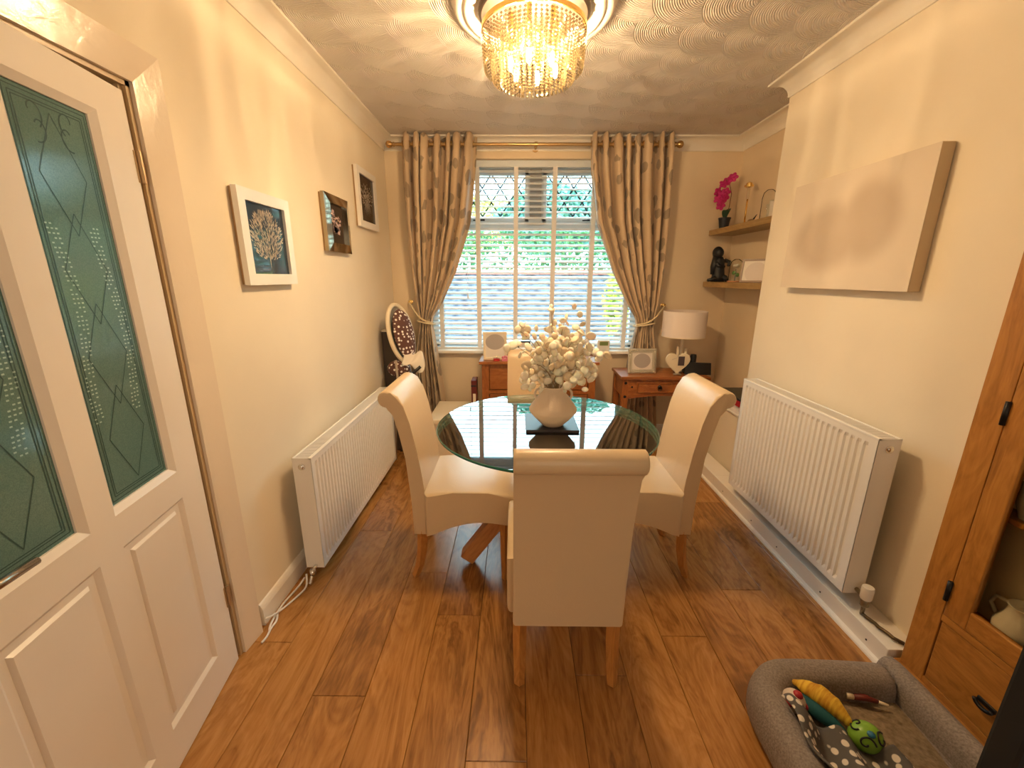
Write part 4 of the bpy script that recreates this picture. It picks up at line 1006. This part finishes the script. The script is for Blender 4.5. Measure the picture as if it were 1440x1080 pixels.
# boxed ledge beside the chimney with box stack
lb = tag(obj('boxed_ledge', bx(1.575, XR2, CY+.001, 3.15, 0, .512, .003), M['wall']), 'cream boxed-in ledge in the alcove between radiator and console table', 'ledge')
obj('ledge_top', bx(1.56, XR2, CY+.001, 3.16, .512, .53, .004), M['trim'], lb)
lo_ = tag(obj('white_box', bx(1.60, 1.78, 2.76, 3.06, .5305, .575, .004), M['white']), 'white box under the red box on the alcove ledge', 'box')
rb = thing('red_box', 'red and black box lying on the ledge behind the right chair', 'box', (1.685, 2.93, .5755))
obj('lid', bx(-.115, .10, -.17, .16, .045, .062, .003), M['black'], rb); obj('tray', bx(-.11, .095, -.165, .155, 0, .046, .002), M['red'], rb)
pk = thing('pink_tub', 'small pink pot with a black spot beside the red box', 'pot', (1.588, 2.735, .5305))
obj('pot', lathe(nb(), [(0, 0), (.022, 0), (.026, .01), (.026, .055), (.020, .065), (0, .066)], 16, cap=False), M['pink'], pk, True, 40)
obj('spot', sphere(nb(), (-.01, -.023, .03), .008, sy=.4, u=8, v=6), M['black'], pk, True)

# ------------------------------------------------------------------ chest of drawers under window
cd = thing('chest_of_drawers', 'antique pine chest of drawers under the window behind the table', 'chest', (0, 0, 0)); X0, X1, Y0, Y1, ZT_ = -.285, .675, 3.36, 3.69, .78
obj('top', bx(X0-.022, X1+.022, Y0-.02, Y1, ZT_-.026, ZT_, .005), M['pineX'], cd)
bm = nb(); box(bm, X0, X0+.03, Y0, Y1-.01, 0, ZT_-.026, .002); box(bm, X1-.03, X1, Y0, Y1-.01, 0, ZT_-.026, .002); obj('side', bm, M['pineZ'], cd)
obj('back', bx(X0+.03, X1-.03, Y1-.02, Y1-.01, .05, ZT_-.026), M['pineX'], cd)
bm = nb(); box(bm, X0+.03, X0+.06, Y0, Y0+.02, .0, ZT_-.026); box(bm, X1-.06, X1-.03, Y0, Y0+.02, 0, ZT_-.026); box(bm, .15, .24, Y0, Y0+.02, .05, ZT_-.026)
for z in (.05, .275, .50, .725): box(bm, X0+.03, X1-.03, Y0+.001, Y0+.019, z, z+.029)
obj('face_frame', bm, M['pineZ'], cd)
for cx_ in ((X0+.065, .145), (.245, X1-.065)):
    for z in (.085, .31, .535):
        d_ = obj('drawer', bx(cx_[0], cx_[1], Y0+.004, Y0+.28, z, z+.185, .004), M['pineX'], cd)
        kb = lathe(nb(), [(0, -.030), (.014, -.028), (.016, -.02), (.008, -.012), (.008, 0), (0, 0)], 14, cap=False, axis='Y')
        k_ = obj('knob', kb, M['iron'], d_, True); k_.location = ((cx_[0]+cx_[1])/2, Y0+.004, z+.092)
# on the chest
cardf = photo_frame('photo_frame', 'cream photo block with a blurred oval on the left end of the chest', (-.175, 3.43, ZT_), .12, .20, .235, .02, M['creamp'], .10, (.08, .065, .15))
random.seed(9)
for k, (x_, col, nm, lb_) in enumerate(((-.16, 'red', 'trinket', 'small dark red and white trinket in front of the cream photo block'), (-.09, 'pink', 'trinket', 'small pink trinket at the foot of the cream photo block'), (-.035, 'black', 'trinket', 'small black and white trinket at the right of the pink one'))):
    t = thing(nm, lb_, 'ornament', (x_, 3.375, ZT_)); obj('base', bx(-.026, .026, -.012, .012, 0, .022, .003), M[col], t)
    bm = nb()
    for q in range(3): sphere(bm, (-.017+q*.017, 0, .030+.006*(q % 2)), .011, u=8, v=6)
    obj('bobbles', bm, (M['petal'], M['pink'], M['red'])[k], t, True)
photo_frame('photo_frame', 'dark framed small photo on the chest behind the flowers', (.07, 3.50, ZT_), 0, .11, .15, .014, M['statue'], .1)
photo_frame('photo_frame', 'white framed small photo on the chest directly right of the dark one', (.20, 3.50, ZT_), 0, .12, .11, .012, M['framew'], .1, None, inner=mat('blue_photo', (.10, .16, .28), .3))
th = thing('thermostat', 'white digital thermostat with a green screen on the window sill', 'thermostat', (.795, D-.018, WZ0+.002))
obj('body', bx(-.055, .055, -.02, .015, 0, .095, .005), M['white'], th); obj('screen', bx(-.038, .038, -.0215, -.02, .048, .082), M['greenlcd'], th)
# cream step box in the corner
sb = thing('storage_bench', 'low cream lidded box left of the chest under the window', 'box', (0, 0, 0))
obj('box_body', bx(-.655, -.335, 3.07, 3.54, 0, .335, .004), M['creamp'], sb); obj('lid', bx(-.69, -.325, 3.035, 3.545, .335, .375, .008), M['creamp'], sb)
bk = thing('dark_case', 'upright burgundy case between the low cream box and the chest', 'case', (-.352, 3.40, .3755))
obj('case', bx(-.022, .022, -.07, .07, 0, .245, .004), M['burg'], bk); obj('tag', bx(-.008, .016, -.0715, -.07, .05, .13), M['printpale'], bk)
obj('spine_band', bx(-.0225, .0225, -.0708, .0705, .19, .205), M['black'], bk)

# ------------------------------------------------------------------ corner cabinet (dark) and spotted folding seat
gc = thing('corner_cupboard', 'dark grey narrow cupboard in the left corner behind the spotted seat', 'cupboard', (0, 0, 0))
obj('carcass', bx(-1.085, -.96, 3.30, 3.58, 0, 1.03, .003), M['dkgrey'], gc); obj('top', bx(-1.088, -.952, 3.29, 3.585, 1.03, 1.045, .003), M['creamp'], gc)
bs = thing('baby_seat', 'cream oval framed seat with brown spotted padding beside the left curtain', 'seat', (-.90, 3.20, 0), .0)
tl_ = Matrix.Translation((0, 0, 1.03)) @ Matrix.Rotation(math.radians(58), 4, 'Z') @ Matrix.Rotation(math.radians(-14), 4, 'X')
# local oval plane: XZ, normal -Y
ov = [(.115*math.cos(a*PI/20), 0, .225*math.sin(a*PI/20)) for a in range(40)]
bm = tube(nb(), [tl_ @ Vector(p) for p in ov], .017, 10, closed=True); obj('hoop', bm, M['creamp'], bs, True)
bm = nb(); sphere(bm, (0, 0, 0), 1, u=20, v=14)
for v in bm.verts: v.co = tl_ @ Vector((v.co.x*.098, v.co.y*.035-.035, v.co.z*.195-.01))
obj('padding', bm, M['spot'], bs, True)
obj('backing_shell', lathe(nb(), [(0, 0)], 3) if False else grid(nb(), 12, 12, lambda u, v: tl_ @ Vector((.11*math.cos(2*PI*u)*v, .02*(1-v*v), .22*math.sin(2*PI*u)*v))), mat('shell_grey', (.28, .25, .22), .6), bs, True)
def flap(u, v): return Vector((.02+.15*u+.02*math.sin(3*v), -.06-.06*v+.03*u, .90-.02*u-.12*v*(.6+.6*u)+.018*math.sin(u*9+v*4)))
bm = grid(nb(), 16, 12, flap); o = obj('white_flap', bm, mat('white_cloth', (.85, .78, .68), .8), bs, True); sm_ = o.modifiers.new('thickness', 'SOLIDIFY'); sm_.thickness = .006
bm = nb(); sphere(bm, (-.02, -.05, .76), .09, sx=1.0, sy=.8, sz=.75, u=18, v=12); obj('lower_padding', bm, M['spot'], bs, True)
bm = nb(); tube(bm, [(-.02, -.12, .84), (-.01, -.13, .66), (-.06, -.12, .3), (-.08, -.10, 0.005)], .010, 8); obj('strut', bm, mat('taupe_tube', (.38, .30, .24), .4), bs, True)
for (x_, y_) in ((.10, -.04), (-.08, .07), (.10, .10)): obj('strut', tube(nb(), [(x_*.3, y_*.5, .80), (x_, y_, .005)], .010, 8), mat('dark_tube', (.12, .09, .07), .4), bs, True)
bm = nb(); tube(bm, [(.02, -.12, .70), (.10, -.12, .735), (.165, -.11, .79)], .012, 8); obj('arm_bar', bm, M['black'], bs, True)

# ------------------------------------------------------------------ oak display cabinet
cb_ = thing('display_cabinet', 'oak display cabinet with a glazed door at the right edge', 'cabinet', (0, 0, 0)); CXF = 1.452; CYL = 1.247; CYR = .25; CT = 1.95
bm = nb(); box(bm, CXF+.006, XR2-.005, CYL-.022, CYL, .07, CT, .002); obj('side_panel', bm, M['oakZ'], cb_)
bm = nb(); box(bm, CXF+.006, XR2-.005, CYR, CYR+.022, .07, CT, .002); obj('side_panel', bm, M['oakZ'], cb_)
obj('stile', bx(CXF, CXF+.022, CYL-.082, CYL, .07, CT, .002), M['oakZ'], cb_); obj('stile', bx(CXF, CXF+.022, CYR, CYR+.082, .07, CT, .002), M['oakZ'], cb_)
obj('plinth', bx(CXF-.018, XR2-.005, CYR-.01, CYL+.012, 0, .07, .004), M['oakY'], cb_)
obj('top_board', bx(CXF-.02, XR2-.003, CYR-.015, CYL+.015, CT, CT+.028, .005), M['oakY'], cb_)
obj('rail', bx(CXF+.001, CXF+.02, CYR+.082, CYL-.082, .335, .36, .001), M['oakY'], cb_); obj('rail', bx(CXF+.001, CXF+.02, CYR+.082, CYL-.082, .07, .095, .001), M['oakY'], cb_); obj('rail', bx(CXF+.001, CXF+.02, CYR+.082, CYL-.082, CT-.06, CT, .001), M['oakY'], cb_)
obj('back_panel', bx(XR2-.012, XR2-.006, CYR+.02, CYL-.02, .07, CT), M['cabdark'], cb_)
dw = obj('drawer', bx(CXF+.002, XR2-.06, CYR+.09, CYL-.086, .098, .332, .003), M['oakY'], cb_)
bm = nb(); hy = .985; box(bm, CXF-.004, CXF+.003, hy-.026, hy+.026, .186, .202, .003); tube(bm, [(CXF-.011, hy+.024*math.cos(t*PI/8), .194-.015*math.sin(t*PI/8)) for t in range(9)], .006, 8); obj('drop_pull', bm, M['iron'], dw, True)
dd = bpy.data.objects.new('glazed_door', None); C.objects.link(dd); dd.parent = cb_
dy0, dy1, dz0, dz1 = CYR+.085, CYL-.085, .363, CT-.063; st_ = .068
obj('door_stile', bx(CXF-.002, CXF+.02, dy1-st_, dy1, dz0, dz1, .003), M['oakZ'], dd); obj('door_stile', bx(CXF-.002, CXF+.02, dy0, dy0+st_, dz0, dz1, .003), M['oakZ'], dd)
obj('door_rail', bx(CXF-.001, CXF+.02, dy0+st_, dy1-st_, dz0, dz0+st_, .003), M['oakY'], dd); obj('door_rail', bx(CXF-.001, CXF+.02, dy0+st_, dy1-st_, dz1-st_, dz1, .003), M['oakY'], dd)
obj('glass_pane', bx(CXF+.008, CXF+.012, dy0+st_-.005, dy1-st_+.005, dz0+st_-.005, dz1-st_+.005), M['cglass'], dd)
for z in (1.075, .452): obj('hinge', tube(nb(), [(CXF-.006, dy1+.002, z-.036), (CXF-.006, dy1+.002, z+.036)], .007, 10), M['iron'], dd, True)
for z in (.75, 1.16, 1.55): obj('shelf_board', bx(CXF+.03, XR2-.015, CYR+.025, CYL-.025, z, z+.018, .002), M['oakY'], cb_)
obj('shelf_board', bx(CXF+.025, XR2-.015, CYR+.025, CYL-.025, .36, .378), M['oakY'], cb_)
jug = tag(obj('ceramic_jug', lathe(nb(), [(0, 0), (.035, 0), (.055, .03), (.058, .06), (.042, .09), (.034, .115), (.040, .13), (.036, .13), (.03, .11), (0, .1)], 24, cap=False), M['white'], None, True, 50), 'white ceramic jug on the bottom shelf inside the oak cabinet', 'jug'); jug.location = (1.53, 1.03, .379)
obj('handle', tube(nb(), [(0, .035, .115), (0, .075, .11), (0, .085, .08), (0, .052, .045)], .006, 8), M['white'], jug, True)
j2 = tag(obj('glass_vase', lathe(nb(), [(0, 0), (.03, 0), (.045, .05), (.04, .11), (.022, .15), (.028, .18), (.024, .18), (.018, .15), (0, .12)], 24, cap=False), mat('smoked_white', (.55, .52, .46), .2), None, True, 50), 'pale slim vase on the middle shelf inside the oak cabinet', 'vase'); j2.location = (1.53, 1.085, .769)
pl_ = tag(obj('plate', lathe(nb(), [(0, 0), (.05, 0), (.085, .012), (.09, .016), (.05, .006), (0, .006)], 24, cap=False), M['white'], None, True, 50), 'flat white plate behind the jug in the oak cabinet', 'plate'); pl_.location = (1.70, 1.08, .379)

# ------------------------------------------------------------------ black panel, bottom right
bp_ = thing('black_panel', 'black fabric covered upright panel at the bottom right corner', 'panel', (.678, .41, 0), 0)
obj('panel', bx(0, .50, 0, .04, .10, 1.12, .006), M['blackcloth'], bp_)
for x_ in (.06, .44): obj('post', bx(x_-.012, x_+.012, .01, .03, .02, .11, .002), M['black'], bp_); obj('foot', bx(x_-.02, x_+.02, -.06, .08, 0, .02, .004), M['black'], bp_)

# ------------------------------------------------------------------ dog bed
db = thing('dog_bed', 'grey fabric dog bed with raised bolster sides beside the oak cabinet', 'pet bed', (0, 0, 0))
BX_0, BX_1, BY_0, BY_1 = .825, 1.318, .53, 1.125
def bolster(pts, name, hw=.056, e0=.72, e1=.72):
    bm = nb(); seg = 14; rings = []; P = [Vector(p) for p in pts]
    for i, p in enumerate(P):
        d = (P[min(i+1, len(P)-1)]-P[max(i-1, 0)]).normalized(); nn = Vector((-d.y, d.x, 0))
        endf = e0 if i == 0 else (e1 if i == len(P)-1 else 1)
        ring = []
        for k in range(seg):
            a = 2*PI*k/seg; ca, sa = math.cos(a), math.sin(a); sq = lambda t: math.copysign(abs(t)**.75, t)
            ring.append(bm.verts.new(p+nn*(hw*sq(ca)*endf)+Vector((0, 0, .090+.086*sq(sa)*endf+.006*math.sin(i*.9)))))
        rings.append(ring)
    for A, B in zip(rings, rings[1:]):
        for k in range(seg): bm.faces.new((A[k], A[(k+1) % seg], B[(k+1) % seg], B[k]))
    bm.faces.new(rings[0][::-1]); bm.faces.new(rings[-1])
    o = obj(name, bm, M['bed'], db, True); s = o.modifiers.new('sub', 'SUBSURF'); s.levels = 1; s.render_levels = 1; return o
arc = [(BX_0+.005, BY_0+.02, 0), (BX_0, .65, 0), (BX_0, .78, 0), (BX_0+.002, .93, 0)]+[(BX_0+.11-.11*math.cos(t), BY_1-.11+.11*math.sin(t), 0) for t in [k*PI/12 for k in range(1, 7)]]+[(1.05, BY_1+.002, 0), (1.2, BY_1, 0), (BX_1-.045, BY_1-.003, 0), (BX_1-.040, BY_1-.003, 0)]
bolster(arc, 'bolster', e1=.97)
bolster([(BX_1, BY_1+.055, 0), (BX_1, BY_1+.045, 0), (BX_1, 1.0, 0), (BX_1+.003, .85, 0), (BX_1, .65, 0), (BX_1, .6, 0), (BX_1, BY_0, 0)], 'bolster', .040, .95)
bm = bx(BX_0, BX_1, BY_0, BY_1, .005, .085, .02, seg=3); obj('base_cushion', bm, M['bed'], db, True)
def mat_top(u, v):
    e = min(u, 1-u, v, 1-v); return (BX_0+.045+(BX_1-BX_0-.09)*u, BY_0+.0+(BY_1-BY_0-.045)*v, .086+.016*min(1, e*6)+.003*math.sin(u*17+v*11))
obj('plush_mat', grid(nb(), 24, 30, mat_top), M['plush'], db, True)
PZ = .103
# toys
g = thing('green_ball', 'green rubber dog toy ball with black swirls in the grey dog bed', 'dog toy', (1.045, .925, PZ))
m = mat('green_rubber', (.25, .50, .05), .35)
obj('ball', sphere(nb(), (0, 0, .040), .040, sx=1.12, sy=.98, u=28, v=18), m, g, True)
def onball(a, e): return Vector((.0455*math.cos(e)*math.cos(a), .0398*math.cos(e)*math.sin(a), .040+.0406*math.sin(e)))
for (a0, e0, s_, r0) in ((-.9, .55, 1, .62), (2.4, .9, -1, .5), (-2.2, .35, 1, .55), (.6, .2, -1, .5)):
    obj('black_swirl', tube(nb(), [onball(a0+r0*(1-t/26)*math.cos(s_*t/26*7)/max(.3, math.cos(e0)), e0+r0*(1-t/26)*math.sin(s_*t/26*7)) for t in range(24)], .0026, 6), M['black'], g, True)
obj('button', sphere(nb(), (-.006, -.018, .074), .011, sz=.6, u=10, v=6), mat('blue_button', (.02, .15, .28), .4), g, True)
rbm = thing('white_ball', 'white dog toy ball with red patches in the corner of the bed', 'dog toy', (.905, 1.035, PZ))
obj('ball', sphere(nb(), (0, 0, .034), .034, u=24, v=16), mat('toy_white', (.80, .66, .55), .5), rbm, True)
for (a, b_, c_) in ((-.024, -.012, .044), (.006, -.004, .063), (.026, -.016, .035)):
    obj('red_patch', sphere(nb(), (a, b_, c_), .0145, sz=.8, u=12, v=8), M['red'], rbm, True)
tc_ = thing('plush_toy', 'yellow crescent plush toy with teal underside in the dog bed', 'dog toy', (.975, 1.015, PZ), math.radians(-58))
def cres(u, v, s=1):
    a = u*PI; L_ = -.075+.15*u; return L_
bm = nb(); tube(bm, [(-.085+.17*k/12, .012*math.sin(PI*k/12), .052+.012*math.sin(PI*k/12)) for k in range(13)], [.004+.026*math.sin(PI*(k+.3)/12.6) for k in range(13)], 14)
for v in bm.verts: v.co.z += .003*math.sin(v.co.x*260)
m = mat('yellow_plush', (.80, .48, .04), .8); n = N(m); f = n.noise(n.coords((60, 10, 10)), 2, 2); n.l(n.ramp(f, [(.35, (.62, .30, .02)), (.65, (.88, .60, .06))]), n.b.inputs['Base Color']); obj('yellow_side', bm, m, tc_, True)
bm = nb(); tube(bm, [(-.085+.17*k/12, -.018, .028+.005*math.sin(PI*k/12)) for k in range(13)], [.003+.022*math.sin(PI*(k+.3)/12.6) for k in range(13)], 12); obj('teal_side', bm, mat('teal_plush', (.01, .10, .12), .8), tc_, True)
ck = thing('chew_stick', 'dark red chew stick with pale ends lying in the dog bed', 'dog toy', (1.16, 1.058, PZ+.004), math.radians(-14))
obj('stick', tube(nb(), [(-.035, 0, .010), (0, .004, .012), (.035, 0, .010)], [.008, .010, .006], 8), mat('chew_red', (.16, .02, .015), .5), ck, True)
obj('pale_end', tube(nb(), [(-.055, 0, .010), (-.035, 0, .010)], [.010, .008], 8), M['petalb'], ck, True); obj('pale_end', tube(nb(), [(.033, 0, .010), (.062, -.004, .008)], [.006, .004], 8), M['petalb'], ck, True)
# blanket, rumpled
bk_ = nb(); random.seed(5)
def blanket(u, v):
    x_ = .835+.30*u; y_ = 1.00-.56*v-.13*u*(1-v)
    fold = .018*math.sin(u*17+v*3)+.012*math.sin(u*9-v*8)+.010*math.sin(v*16+u*5)
    z_ = PZ+.036+max(-.026, fold)+.075*max(0, 1-u/.22)*.8
    e = min(u, 1-u, v, 1-v)
    if u > .22: z_ -= .03*(1-min(1, min(1-u, v+.2)*7))
    return (x_+.008*math.sin(v*21), y_+.01*math.sin(u*15), max(z_, PZ+.004))
grid(bk_, 60, 60, blanket)
bl_ = tag(obj('blanket', bk_, M['paw'], None, True), 'grey blanket with pale paw print spots crumpled in the dog bed', 'blanket'); s = bl_.modifiers.new('thickness', 'SOLIDIFY'); s.thickness = .005; s.offset = 1
